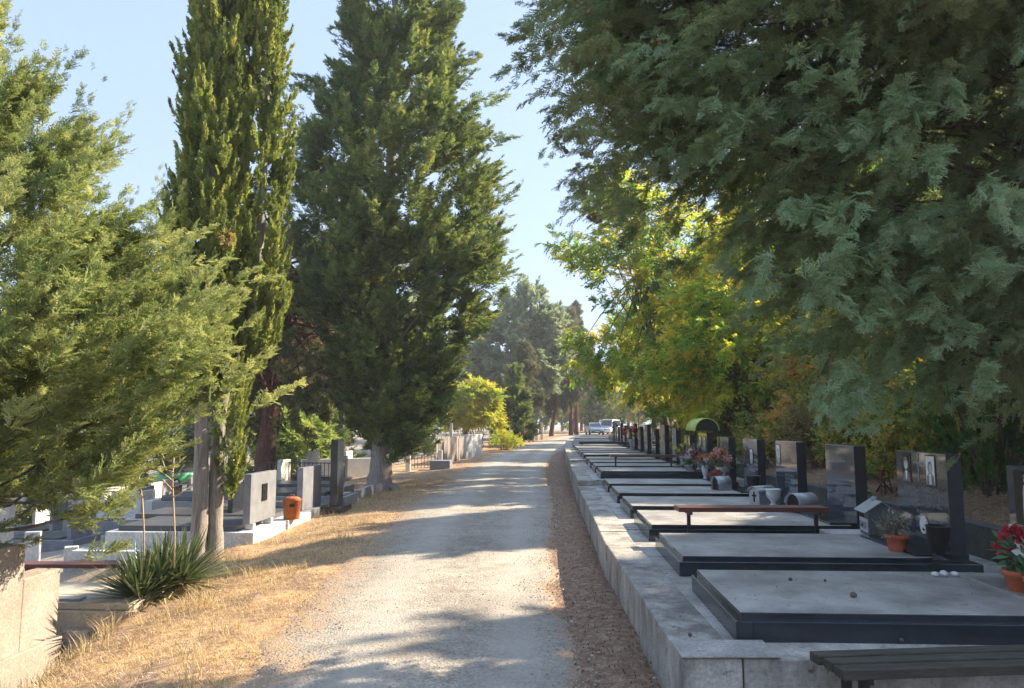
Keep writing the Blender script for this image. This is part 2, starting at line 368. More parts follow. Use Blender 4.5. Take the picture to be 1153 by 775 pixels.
vo2 = nt.nodes.new('ShaderNodeTexVoronoi'); vo2.inputs['Scale'].default_value = 26; nt.links.new(p, vo2.inputs['Vector'])
base = ramp(nt, [(.25, (.19,.172,.150)), (.5, (.29,.264,.230)), (.75, (.37,.337,.292))]); nt.links.new(nB.outputs['Fac'], base.inputs['Fac'])
sp = ramp(nt, [(.0, (.50,.50,.50)), (.5, (.98,.97,.95)), (1, (1.5,1.46,1.4))]); nt.links.new(vo.outputs['Color'], sp.inputs['Fac'])
c = mixc(nt, .75, base.outputs['Color'], sp.outputs['Color'], 'MULTIPLY')
st = ramp(nt, [(.10, (1,1,1)), (.17, (0,0,0))]); nt.links.new(vo2.outputs['Distance'], st.inputs['Fac'])
th = ramp(nt, [(.70, (0,0,0)), (.72, (1,1,1))]); nt.links.new(vo2.outputs['Color'], th.inputs['Fac'])
stf = mixc(nt, 1.0, st.outputs['Color'], th.outputs['Color'], 'MULTIPLY')
c = mixc(nt, stf, c, (.52,.50,.46))
big = ramp(nt, [(.35, (.80,.78,.76)), (.65, (1.12,1.10,1.06))]); nt.links.new(nA.outputs['Fac'], big.inputs['Fac'])
c = mixc(nt, 1.0, c, big.outputs['Color'], 'MULTIPLY')
tr = nt.nodes.new('ShaderNodeAttribute'); tr.attribute_name = 'track'
tm = nt.nodes.new('ShaderNodeMath'); tm.operation = 'MULTIPLY'; nt.links.new(tr.outputs['Fac'], tm.inputs[0]); nt.links.new(nA.outputs['Fac'], tm.inputs[1])
c = mixc(nt, tm.outputs[0], c, (.37,.338,.29))
nP = noise(nt, 1.7, 5, .62, p, .8); pr = ramp(nt, [(.60, (0,0,0)), (.68, (1,1,1))]); nt.links.new(nP.outputs['Fac'], pr.inputs['Fac'])
pm = nt.nodes.new('ShaderNodeMath'); pm.operation = 'MULTIPLY'; nt.links.new(pr.outputs['Color'], pm.inputs[0]); pm.inputs[1].default_value = .45
c = mixc(nt, pm.outputs[0], c, (.24,.185,.135))
at = nt.nodes.new('ShaderNodeAttribute'); at.attribute_name = 'edge'
ad = nt.nodes.new('ShaderNodeMath'); ad.operation = 'MULTIPLY_ADD'; nt.links.new(nB.outputs['Fac'], ad.inputs[0]); ad.inputs[1].default_value = 1.1; nt.links.new(at.outputs['Fac'], ad.inputs[2])
er_ = ramp(nt, [(.80, (0,0,0)), (1.0, (1,1,1))]); nt.links.new(ad.outputs[0], er_.inputs['Fac'])
dirt = ramp(nt, [(.3, (.20,.14,.10)), (.6, (.36,.26,.17))]); nt.links.new(nC.outputs['Fac'], dirt.inputs['Fac'])
c = mixc(nt, er_.outputs['Color'], c, dirt.outputs['Color']); nt.links.new(c, b.inputs['Base Color'])
b.inputs['Roughness'].default_value = .92; b.inputs['Specular IOR Level'].default_value = .25
hh = nt.nodes.new('ShaderNodeMath'); hh.operation = 'ADD'; nt.links.new(vo.outputs['Distance'], hh.inputs[0]); nt.links.new(nC.outputs['Fac'], hh.inputs[1])
bump(nt, b, hh.outputs[0], .6, .012)
road = np_mesh('road', np.stack([RX, RY, RZ], -1).reshape(-1, 3), Fq, m, smooth=True); tag(road, kind='structure')
dl = RX-el; dr = er-RX
edge = np.maximum(np.clip(1-dl/.75, 0, 1)*.62, np.clip(1-dr/.30, 0, 1)*.60)
edge = edge + .30*np.exp(-((RX+.25)/.3)**2-((RY-19.5)/1.6)**2)+.22*np.exp(-((RX+.6)/.25)**2-((RY-24)/2.0)**2)
tk = np.exp(-((RU-.34)/.10)**2)+np.exp(-((RU-.80)/.09)**2)
a = road.data.attributes.new('track', 'FLOAT', 'POINT'); a.data.foreach_set('value', (tk*1.3).astype(np.float32).ravel())
a = road.data.attributes.new('edge', 'FLOAT', 'POINT'); a.data.foreach_set('value', edge.astype(np.float32).ravel())

# ------------------------------------------------------------------ terrace on the right
wall = empty('retaining_wall', (1, 4.3, 0), 0, 'long low concrete retaining wall stepping along the right edge of the road', 'wall')
def local(mb, o):   # world coordinates kept under a parent Empty
    L = o.location; mb.v = [(x-L[0], y-L[1], z-L[2]) for x, y, z in mb.v]; return mb
KW = .34
for i in range(len(STEPS)-1):
    y0, y1 = STEPS[i][0], STEPS[i+1][0]
    yy = list(np.arange(y0, y1, 1.3)); yy = [y for y in yy if y1-y > .5]+[y1]
    mb = MB()
    for a_, b_ in zip(yy[:-1], yy[1:]):
        za = zt(a_+.01); j = random.uniform(-.011, .011); g = .006; za += random.uniform(-.006, .003)
        x0a, x0b = KX(a_)+j, KX(b_)+j
        vs = [(x0a, a_+g, -.25), (x0a+KW, a_+g, -.25), (x0b+KW, b_-g, -.25), (x0b, b_-g, -.25), (x0a, a_+g, za), (x0a+KW, a_+g, za), (x0b+KW, b_-g, zt(b_-.02)), (x0b, b_-g, zt(b_-.02))]
        mb.add(vs, [(0,3,2,1),(4,5,6,7),(0,1,5,4),(1,2,6,5),(2,3,7,6),(3,0,4,7)])
    if i == 0:
        mb.box(.955+KW+.004, 4.30, -.25, 7.4, 4.62, .397)
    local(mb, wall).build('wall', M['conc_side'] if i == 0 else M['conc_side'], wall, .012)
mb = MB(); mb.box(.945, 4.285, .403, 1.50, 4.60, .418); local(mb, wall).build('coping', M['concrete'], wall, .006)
V = []; Fs = []
yy = list(np.arange(4.6, 60, .6)); mb = MB()
for y0, y1 in zip(yy[:-1], yy[1:]):
    a_, b_ = KX(y0)+KW-.01, KX(y1)+KW-.01; z = zt(y0+.3)-.006
    mb.add([(a_, y0, z), (backX(y0)+.05, y0, z), (backX(y1)+.05, y1, z), (b_, y1, z), (a_, y0, z-.2), (backX(y0)+.05, y0, z-.2)], [(0,1,2,3),(4,5,1,0)])
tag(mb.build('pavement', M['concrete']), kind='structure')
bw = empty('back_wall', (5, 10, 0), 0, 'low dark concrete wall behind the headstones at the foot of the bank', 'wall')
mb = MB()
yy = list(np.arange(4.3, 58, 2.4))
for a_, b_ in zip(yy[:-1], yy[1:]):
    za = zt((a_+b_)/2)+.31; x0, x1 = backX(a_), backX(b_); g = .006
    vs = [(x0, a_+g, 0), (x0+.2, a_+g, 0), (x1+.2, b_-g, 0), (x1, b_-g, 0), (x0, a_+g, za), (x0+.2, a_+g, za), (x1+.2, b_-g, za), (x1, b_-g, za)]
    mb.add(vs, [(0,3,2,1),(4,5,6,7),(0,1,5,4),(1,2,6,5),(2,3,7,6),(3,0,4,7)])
local(mb, bw).build('wall', noisy('dark_wall_concrete', [(.3, (.05,.05,.045)), (.7, (.11,.11,.10))], 3, .9, .5, .01, 30), bw, .008)  # darker concrete than the terrace
# ------------------------------------------------------------------ right row of graves
RZ_ROW = -math.atan(.0487)
PITCH_Y = 1.945
def box_obj(name, dims, mat, parent, bevel=.004):
    return MB().box(*dims).build(name, mat, parent, bevel)
def portrait(parent, x, y, z, w, h, kind='bust', pale=False):
    """flat picture plaque on a face that looks to -x; proud of it by 6 mm"""
    p = MB(); p.box(x-.006, y-w/2, z-h/2, x, y+w/2, z+h/2)
    po = p.build('portrait', M['plaque_black'], parent)
    f = MB()
    def disc(cy, cz, ry, rz, d):
        n = 14; vs = [(x-.006-d, cy+ry*math.cos(2*PI*k/n), cz+rz*math.sin(2*PI*k/n)) for k in range(n)]; f.add(vs, [tuple(range(n))[::-1]])
    def poly(pts, d): f.add([(x-.006-d, y+a*w, z+b_*h) for a, b_ in pts], [tuple(range(len(pts)))])
    f.m = 0
    if pale:
        f.m = 1; poly([(-.44,-.46),(.44,-.46),(.44,.46),(-.44,.46)], .0015)
        f.m = 2; disc(y, z+.10*h, .24*w, .20*h, .003); poly([(-.42,-.46),(.42,-.46),(.34,-.18),(.12,-.06),(-.12,-.06),(-.34,-.18)], .003)
        f.m = 0; disc(y-.01, z+.07*h, .17*w, .155*h, .0045)
        f.m = 1; poly([(-.09,-.44),(.09,-.44),(.13,-.10),(-.13,-.10)], .0045)
    elif kind == 'figure':
        f.m = 0; disc(y, z+.33*h, .15*w, .085*h, .002); poly([(-.20,-.44),(.22,-.44),(.20,.1),(.16,.24),(-.16,.24),(-.22,.0)], .002)
        f.m = 2; poly([(-.30,.05),(-.18,.05),(-.16,.26),(-.27,.24)], .0035); disc(y, z+.40*h, .17*w, .05*h, .0035)
    else:
        f.m = 0; disc(y, z+.16*h, .23*w, .22*h, .003)
        f.m = 2; poly([(-.42,-.46),(.42,-.46),(.36,-.22),(.14,-.08),(-.14,-.08),(-.36,-.22)], .0015)
        f.m = 1; poly([(-.07,-.40),(.07,-.40),(.13,-.09),(-.13,-.09)], .003)
        f.m = 2; disc(y, z+.31*h, .22*w, .08*h, .0045); disc(y-.09*w, z+.18*h, .045*w, .018*h, .0045); disc(y+.09*w, z+.18*h, .045*w, .018*h, .0045)
    f.build('print', [M['plaque_pale'], M['plaque_white'], M['plaque_grey']], po)
    return po
def lettering(parent, x, lines, seed):
    """worn, unreadable engraved strokes; lines of (y0, y1, z, height)"""
    r = random.Random(seed)
    for y0, y1, z, h in lines:
        y = y1; mb = MB()
        while y > y0+h*.7:
            w = h*r.uniform(.5, .75); s = h*.12
            def st(a, b_, c, d): mb.add([(x-.0015, y-a*w, z+b_*h), (x-.0015, y-c*w, z+b_*h), (x-.0015, y-c*w, z+d*h), (x-.0015, y-a*w, z+d*h)], [(0,1,2,3)])
            st(0, 0, s/w, 1); 
            if r.random() < .7: st(1-s/w, 0, 1, 1)
            for q in (.0, .44, .88):
                if r.random() < .5: st(s/w, q, 1-s/w, q+.12)
            y -= w+h*.22
        mb.build('lettering', M['engrave'], parent)

LIDS = {}
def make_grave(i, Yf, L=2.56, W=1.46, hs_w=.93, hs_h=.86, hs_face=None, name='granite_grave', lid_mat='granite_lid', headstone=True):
    z0 = zt(Yf+.7)
    g = empty(name, (rowX(Yf), Yf, z0), RZ_ROW)
    p = .15; r = random.Random(i)
    fr = box_obj('plinth', (0, 0, -.02, L, W, p-.035), M['granite'], g, .005)
    # a shadow gap, then the lid
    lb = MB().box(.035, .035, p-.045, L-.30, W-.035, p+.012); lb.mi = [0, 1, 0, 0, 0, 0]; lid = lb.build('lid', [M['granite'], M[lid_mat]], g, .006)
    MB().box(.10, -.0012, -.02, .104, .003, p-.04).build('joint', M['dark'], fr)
    if headstone:
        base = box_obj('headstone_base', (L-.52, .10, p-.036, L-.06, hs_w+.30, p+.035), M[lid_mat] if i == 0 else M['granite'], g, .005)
        fx = L-.25
        hs = MB(); hs.m = 0
        hs.box(fx, .02, p+.033, fx+.13, .02+hs_w, p+.035+hs_h)
        hs.mi[-1] = 0; hs.mi[-6:] = [1, 1, 1, 1, 1, 0]
        h = hs.build('headstone', [hs_face or M['granite_face'], M['granite_side']], g, .004)
        return g, h, fx, p+.035
    return g, None, 0, p
graves = []
G = 'row of dark granite graves along the right side of the road'
ORD = 'none first second third fourth fifth sixth seventh eighth ninth tenth eleventh twelfth thirteenth fourteenth fifteenth sixteenth seventeenth eighteenth nineteenth twentieth twenty-first twenty-second twenty-third twenty-fourth twenty-fifth'.split()
labels = {
 0: 'nearest dark granite grave with a wide dusty lid, behind the weathered slatted bench',
 1: 'dark granite grave whose headstone bears two portraits and a cross between them',
 2: 'dark granite grave just behind the red-brown bench, with a plain wide headstone',
 3: 'dark granite grave whose headstone has a pale portrait strip, above the barrel-roofed lantern box',
 4: 'dark granite grave with the headstone directly behind the tall black vase',
 5: 'dark granite grave with a pale-looking headstone beside the big dried bouquet',
 6: 'dark granite grave with black stele under a lime-green arched canopy',
 7: 'low dark granite grave just past the thin red-topped bench, below the yellow flowers',
}
for i in range(25):
    Yf = 4.63+PITCH_Y*i
    r = random.Random(50+i)
    if i == 0:
        g, h, fx, zb = make_grave(i, Yf, L=2.46, W=1.40, hs_w=.93, hs_h=.82)
        portrait(h, fx, .70, zb+.60, .32, .38, 'figure')
        portrait(h, fx, .26, zb+.60, .22, .30, 'bust')
        lettering(h, fx, [(.1,.85,.40+zb-.08,.05),(.2,.8,.30+zb-.08,.05)], 1)
        g['category'] = 'grave'
    elif i == 1:
        g, h, fx, zb = make_grave(i, Yf)
        portrait(h, fx, .73, zb+.70, .17, .27, 'bust'); portrait(h, fx, .28, zb+.70, .17, .28, 'bust', True)
        c = MB()   # outlined cross with flared arms
        for a, b_, c_, d in ((.499,.60,.513,.83),(.45,.752,.562,.766)): c.box(fx-.005, a, zb+b_, fx-.0005, c_, zb+d)
        for yy_, zz in ((.506,.835),(.432,.758),(.58,.758),(.506,.598)): c.ball((fx-.003, yy_, zb+zz), .015, 6, .2)
        c.build('cross', M['engrave'], h)
        lettering(h, fx, [(.52,.80,zb+.50,.042),(.15,.50,zb+.50,.045),(.52,.84,zb+.44,.036),(.08,.40,zb+.43,.044),(.52,.84,zb+.385,.036),(.08,.40,zb+.37,.044),(.36,.58,zb+.295,.036),(.55,.72,zb+.23,.030),(.40,.60,zb+.23,.030),(.12,.32,zb+.23,.030),(.30,.62,zb+.10,.030)], 5)
        e = MB(); n = 24
        e.add([(fx-.012, .455+.065*math.cos(2*PI*k/n), zb+.20+.082*math.sin(2*PI*k/n)) for k in range(n)]+[(fx, .455+.065*math.cos(2*PI*k/n), zb+.20+.082*math.sin(2*PI*k/n)) for k in range(n)],
              [tuple(range(n))[::-1]]+[(k, (k+1) % n, n+(k+1) % n, n+k) for k in range(n)])
        eo = e.build('oval_plaque', M['plaque_white'], h)
        e2 = MB(); e2.add([(fx-.0135, .475, zb+.175), (fx-.0135, .425, zb+.165), (fx-.0135, .435, zb+.145), (fx-.0135, .468, zb+.15)], [(0,1,2,3)])
        e2.build('mark', M['plaque_black'], eo)
    elif i == 6:
        g, h, fx, zb = make_grave(i, Yf, hs_w=.9, hs_h=.80)
        cb = MB(); n = 12; rr = .27; yc0, yc1 = -.06, 1.02; zc = zb+.80+.05; xc = fx+.0
        for k in range(n):
            t0, t1 = PI*k/n, PI*(k+1)/n
            for (ya, yb, ra, rb) in ((yc0, yc1, rr, rr-.02),):
                a1 = (xc+ra*math.cos(t0), zc+ra*math.sin(t0)); a2 = (xc+ra*math.cos(t1), zc+ra*math.sin(t1))
                b1 = (xc+rb*math.cos(t0), zc+rb*math.sin(t0)); b2 = (xc+rb*math.cos(t1), zc+rb*math.sin(t1))
                vs = [(a1[0], ya, a1[1]), (a2[0], ya, a2[1]), (a2[0], yb, a2[1]), (a1[0], yb, a1[1]), (b1[0], ya, b1[1]), (b2[0], ya, b2[1]), (b2[0], yb, b2[1]), (b1[0], yb, b1[1])]
                cb.add(vs, [(0,3,2,1),(4,5,6,7),(0,1,5,4),(2,3,7,6)], True)
        can = cb.build('canopy', M['lime'], g)
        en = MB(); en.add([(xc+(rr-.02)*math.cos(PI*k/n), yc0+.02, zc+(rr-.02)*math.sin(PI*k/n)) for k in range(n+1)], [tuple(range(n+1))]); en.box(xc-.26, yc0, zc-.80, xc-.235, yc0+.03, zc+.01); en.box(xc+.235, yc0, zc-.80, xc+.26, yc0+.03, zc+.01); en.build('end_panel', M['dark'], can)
        portrait(h, fx, .70, zb+.55, .24, .34, 'bust', True); portrait(h, fx, .25, zb+.55, .24, .34, 'bust', True)
    elif i < 12:
        g, h, fx, zb = make_grave(i, Yf, W=r.uniform(1.40, 1.50), hs_w=r.uniform(.86, .97) if i < 7 else r.uniform(.55, .95), hs_h=.86 if i < 6 else r.uniform(.72, .98), hs_face=None if i < 8 else (M['grey_granite'], M['rose_granite'], M['granite_face'], M['rose_granite'])[i-8])
        if i == 3:
            portrait(h, fx, .82, zb+.66, .17, .30, 'bust', True)
        if i > 3: portrait(h, fx, r.uniform(.2, .5), zb+.56, .17, .26, 'bust', r.random() < .5)
        lettering(h, fx, [(.15, .55, zb+.36-.05*q, .035) for q in range(4)], i)
    else:
        if i == 12: far0 = None
        if i in (12, 13, 14):
            g, h, fx, zb = make_grave(i, Yf, W=1.42, hs_w=(.75, .55, .9)[i-12], hs_h=(.85, .95, .75)[i-12], hs_face=(M['rose_granite'], M['grey_granite'], None)[i-12])
            portrait(h, fx, .35, zb+.6, .16, .24, 'bust', True)
        else:
            g = copy_tree(graves[12+(i*7) % 3]); g.location = (rowX(Yf), Yf, zt(Yf+.7))
        g.rotation_euler[2] = RZ_ROW-(.006*max(0, Yf-33))
    graves.append(g)
    lab = labels.get(i)
    if lab is None:
        lab = ORD[i+1]+' granite grave counting back along the row from the terrace corner'
    tag(g, lab, 'grave', G)

# ------------------------------------------------------------------ benches
def plank_bench(name, x0, x1, y, ztop, zg, mat, label, depth=.34, thick=.045, slats=1, legx=None, rz=0.0, back_legs=True, leg=.035):
    o = empty(name, ((x0+x1)/2, y, zg), rz, label, 'bench'); L = x1-x0; H = ztop-zg
    gap = .026; w = (depth-(slats-1)*gap)/slats
    for k in range(slats):
        yy_ = -depth/2+k*(w+gap); j = random.uniform(-.01, .01)
        MB().box(-L/2+j, yy_, H-thick, L/2+j, yy_+w, H).build('slat' if slats > 1 else 'seat', mat, o, .005)
    for s_ in (legx or (-L/2+.14, L/2-.14)):
        for yy_ in ((-depth/2+.08, depth/2-.09) if back_legs else (0,)):
            MB().box(s_-leg/2, yy_-leg/2, -.03, s_+leg/2, yy_+leg/2, H-thick-.002).build('leg', M['black_metal'], o)
        MB().box(s_-leg/2, -depth/2+.02, H-thick-.032, s_+leg/2, depth/2-.02, H-thick-.003).build('crossbar', M['black_metal'], o)
    return o
plank_bench('park_bench', 1.66, 3.56, 4.165, .458, 0.0, M['bench_old'], 'dark weathered slatted wooden bench in front of the concrete terrace, nearest the camera', depth=.34, thick=.05, slats=3, legx=(-.80, .75), rz=math.radians(5.5), leg=.04)
plank_bench('park_bench', 1.80, 3.42, 8.24, .81, .40, M['bench_red'], 'red-brown plank bench on black legs beside the silver lantern house and barrel-roofed lantern', depth=.26, thick=.05, legx=(-.68, .71), back_legs=False)
plank_bench('park_bench', 2.36, 3.98, 18.05, .97, .52, M['bench_red'], 'thin red-topped bench on black legs near the vases of mixed flowers', depth=.26, thick=.05, back_legs=False)
plank_bench('park_bench', 3.0, 5.15, 33.4, .95, .62, M['black_metal'], 'low black bench far along the row of graves', depth=.3, thick=.12, back_legs=False)

# ------------------------------------------------------------------ things left on the graves
LIDZ = .40+.162
def barrel_box(x, y, z, L, r, rz, label, mat='steel'):
    """lantern box with a half-barrel roof, open and black at the end that looks to the road"""
    o = empty('lantern_box', (x, y, z), rz, label, 'lantern'); n = 14
    base_h = r*1.0
    b_ = MB(); b_.box(-L/2+.02, -r, 0, L/2, -r+.006, base_h); b_.box(-L/2+.02, r-.006, 0, L/2, r, base_h); b_.box(-L/2+.02, -r, 0, L/2, r, .008); b_.box(L/2-.008, -r, 0, L/2, r, base_h)
    b_.build('box', M['galv'], o)
    cb = MB()
    prof = [(r*1.06*math.cos(PI*k/n), base_h+r*1.06*math.sin(PI*k/n)) for k in range(n+1)]
    inn = [(r*1.0*math.cos(PI*k/n), base_h+r*1.0*math.sin(PI*k/n)) for k in range(n+1)]
    for k in range(n):
        vs = [(-L/2, *prof[k]), (-L/2, *prof[k+1]), (L/2, *prof[k+1]), (L/2, *prof[k]), (-L/2, *inn[k]), (-L/2, *inn[k+1]), (L/2, *inn[k+1]), (L/2, *inn[k])]
        cb.add(vs, [(0,3,2,1),(4,5,6,7),(0,1,5,4),(2,3,7,6)], True)
    rf = cb.build('roof', M[mat], o)
    e = MB(); e.add([(L/2-.01, *q) for q in inn], [tuple(range(n+1))]); e.build('end_panel', M['galv'], rf)
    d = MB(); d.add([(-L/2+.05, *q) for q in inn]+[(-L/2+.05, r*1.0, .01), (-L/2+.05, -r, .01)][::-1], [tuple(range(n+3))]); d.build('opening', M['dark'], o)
    return o
# house-shaped silver lantern
o = empty('lantern_house', (3.70, 7.93, LIDZ-.005), RZ_ROW-.12, 'silver house-shaped grave lantern with a pitched roof and framed front, on a white marble step', 'lantern')
w, d_, h_ = .25, .33, .26
b_ = MB(); b_.m = 0; b_.prism([(0, 0), (w, 0), (w, h_), (w/2, h_+.075), (0, h_)], -d_/2, d_/2, 'y'); b_.build('box', M['zinc'], o, .003)
rf = MB()
for s_ in (-1, 1):
    ya, yb, e_ = -d_/2-.03, d_/2+.03, w/2+s_*(w/2+.045)
    rf.add([(w/2, ya, h_+.096), (w/2, yb, h_+.096), (e_, yb, h_-.020), (e_, ya, h_-.020), (w/2, ya, h_+.086), (w/2, yb, h_+.086), (e_, yb, h_-.030), (e_, ya, h_-.030)],
           [(0,1,2,3),(4,7,6,5),(0,3,7,4),(1,5,6,2),(2,6,7,3)])
rf = rf.build('roof', M['steel'], o); MB().tube([(w*.5, .05, h_+.08), (w*.5, .05, h_+.125)], .028, 8).build('chimney', M['galv'], rf)
dr = MB().box(-.008, -d_/2+.03, .03, -.001, d_/2-.03, .165).build('door', M['porcelain'], o, .002)
MB().box(-.016, -d_/2+.06, .06, -.009, d_/2-.06, .135).build('ornament', M['steel'], dr)
MB().box(-.03, -.02, .085, -.017, .02, .11).build('handle', M['black_metal'], dr)
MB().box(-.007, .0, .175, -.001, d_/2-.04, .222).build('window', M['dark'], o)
ms = MB().box(-.0, 0, 0, .62, .42, .10).build('marble_step', M['marble'], None, .006); ms.location = (3.36, 7.90, .405); ms.rotation_euler = (0, 0, RZ_ROW)
ms.scale = (1, 1, 1.5); tag(ms, 'white marble step under the silver lantern house, between two graves', 'stone step')
barrel_box(3.74, 9.72, LIDZ+.0, .34, .125, .42, 'silver barrel-roofed lantern box with a black opening, behind the right end of the red-brown bench')
barrel_box(3.62, 13.0, LIDZ, .28, .12, .3, 'smaller silver barrel-roofed lantern box beside the white vases of red flowers', 'steel')
o = empty('chapel_lantern', (3.42, 10.62, LIDZ), .55, 'small grey chapel-shaped lantern with a cross cut in its rounded front', 'lantern')
prof = [(-.09, 0), (.09, 0), (.09, .17), (.06, .225), (0, .25), (-.06, .225), (-.09, .17)]
MB().prism(prof, 0, .34, 'x').build('box', M['galv'], o, .004)
rr = MB(); 
for a_, b_ in zip(prof[2:6], prof[3:7]): rr.add([(-.03, a_[0]*1.12, a_[1]+.012), (.36, a_[0]*1.12, a_[1]+.012), (.36, b_[0]*1.12, b_[1]+.012), (-.03, b_[0]*1.12, b_[1]+.012)], [(0,1,2,3)], True)
ro = rr.build('roof', M['steel'], o); sm = ro.modifiers.new('thick', 'SOLIDIFY'); sm.thickness = .01
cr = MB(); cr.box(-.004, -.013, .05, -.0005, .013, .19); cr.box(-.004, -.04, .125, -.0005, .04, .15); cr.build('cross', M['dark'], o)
def urn(x, y, z, s, mat, label, prof=None):
    o = MB(); prof = prof or [(.07, 0), (.075, .015), (.035, .04), (.03, .07), (.075, .12), (.095, .17), (.09, .20), (.105, .22), (.11, .235), (.085, .24), (.07, .19), (.02, .17)]
    o = o.lathe([(r*s, zz*s) for r, zz in prof], n=20).build('vase', M[mat]); o.location = (x, y, z); return tag(o, label, 'vase')
urn(3.62, 10.42, LIDZ, 1.05, 'porcelain', 'small white urn-shaped vase in front of the chapel-shaped lantern')
tallv = [(.075, 0), (.08, .012), (.03, .03), (.028, .05), (.07, .09), (.095, .2), (.105, .31), (.112, .315), (.112, .325), (.10, .325), (.09, .28), (.03, .1)]
urn(3.63, 6.44, LIDZ-.005, .88, 'plastic_black', 'tall dark goblet vase at the foot of the two-portrait headstone', tallv)
urn(3.78, 11.75, LIDZ, 1.05, 'plastic_black', 'tall black vase in front of a headstone, behind the chapel lantern', tallv)
# white pebbles
for k, (px, r_) in enumerate(((1053, .026), (1063, .033), (1075, .027))):
    p = atZ(px, 649, .565); s_ = MB().ball((0, 0, 0), r_, 8, 1.1, .9, .72).build('white_stone', M['pebble_white']); s_.location = (p[0], p[1], .565+r_*.6)
    s_.rotation_euler = (.2*k, .1, k); tag(s_, ('leftmost', 'middle', 'rightmost')[k]+' of three smooth white stones between the two nearest graves', 'stone', 'white stones between the graves')

# ------------------------------------------------------------------ potted plants and bouquets
def leaf_cloud(rng, n, c, r, size, up=.3, width=.4, squash=(1, 1, 1), fold=True):
    """n small leaves (one quad each) in a ball"""
    u = rng.normal(size=(n, 3)); u /= np.linalg.norm(u, axis=1)[:, None]; rad = r*rng.random(n)**.45
    P = u*rad[:, None]*np.array(squash)
    d = u+rng.normal(size=(n, 3))*.6+np.array([0, 0, up]); d /= np.linalg.norm(d, axis=1)[:, None]
    s = np.cross(d, rng.normal(size=(n, 3))); s /= np.linalg.norm(s, axis=1)[:, None]
    L = size*(.6+.8*rng.random(n)); W = L*width
    a = P+np.array(c); nn = np.cross(d, s)
    q = np.stack([a, a+d*(L*.55)[:, None]+s*(W*.5)[:, None]+nn*(L*.06)[:, None], a+d*L[:, None], a+d*(L*.5)[:, None]-s*(W*.5)[:, None]+nn*(L*.06)[:, None]], 1)
    return q.reshape(-1, 3), np.arange(4*n).reshape(n, 4), rng.random(n)
def blooms(rng, centres, r, petals=22):
    V = []; F = []; T = []
    b0 = 0
    for c in centres:
        v, f, t = leaf_cloud(rng, petals, c, r*.45, r*.95, .25, .85)
        V.append(v); F.append(f+b0); T.append(t); b0 += len(v)
    return np.vstack(V), np.vstack(F), np.concatenate(T)
def stems(parent, c0, tips, mat='L_fakegreen', r=.004):
    mb = MB()
    for t in tips: mb.tube([c0, ((c0[0]+t[0])/2, (c0[1]+t[1])/2, (c0[2]+t[2])/2+.02), t], r, 4, False)
    return mb.build('stem', M['twig'], parent)
POT = [(.075, 0), (.08, .01), (.098, .12), (.112, .125), (.114, .16), (.104, .16), (.098, .13), (.03, .125)]
VASE = [(.055, 0), (.06, .012), (.03, .035), (.028, .05), (.05, .10), (.062, .18), (.07, .26), (.075, .27), (.06, .265), (.02, .2)]
def bouquet(x, y, z, label, pot, potmat, s, bloom_sets, leaf_r, leaf_n, leafmat_='L_fakegreen', cat='flowers', name='flower_vase', lean=(0, 0), seed=1, leafsize=.06, blr=.05):
    rng = np.random.default_rng(seed)
    o = empty(name, (x, y, z), 0, label, cat)
    v = MB().lathe([(r*s, zz*s) for r, zz in pot], n=18).build('pot' if pot is POT else 'vase', M[potmat], o)
    top = max(zz for r, zz in pot)*s
    cz = top+leaf_r*.75
    tips = []
    for mat, n, spread in bloom_sets:
        C = rng.normal(size=(n, 3)); C /= np.linalg.norm(C, axis=1)[:, None]; C[:, 2] = np.abs(C[:, 2])*.9-.1
        C = C*spread*(.65+.4*rng.random((n, 1)))+np.array([lean[0], lean[1], cz]); tips += [tuple(c) for c in C]
        for c_ in C:
            V, F, T = blooms(rng, [c_], blr); np_mesh('bloom', V, F, M[mat], o, T)
    if leaf_n:
        V, F, T = leaf_cloud(rng, leaf_n, (lean[0]*.7, lean[1]*.7, cz-.02), leaf_r, leafsize, .3, .38); np_mesh('foliage', V, F, M[leafmat_], o, T)
    stems(o, (0, 0, top-.02), tips[:24] if tips else [(.12*math.cos(k), .12*math.sin(k), cz+.05) for k in range(10)])
    return o
bouquet(3.49, 6.86, LIDZ, 'terracotta pot with a dried-up grey plant on the lid of the two-portrait grave', POT, 'terracotta', .92, [], .125, 200, 'L_pot', 'potted plant', 'potted_plant', (-.05, .02), 3, .05)
bouquet(3.44, 5.14, LIDZ, 'terracotta pot with red artificial flowers on the nearest grave at the right edge', POT, 'terracotta', 1.0, [('petal_red', 13, .15), ('petal_white', 5, .17)], .17, 130, 'L_fakegreen', 'potted flowers', 'potted_flowers', (.02, .0), 4, .08, .055)
bouquet(3.42, 4.90, LIDZ, 'orange-red pot with white flowers and pale leaves, cut by the right photo edge', POT, 'terracotta', 1.0, [('petal_white', 9, .12)], .14, 90, 'L_fakegreen', 'potted flowers', 'potted_flowers', (0, 0), 5, .07, .04)
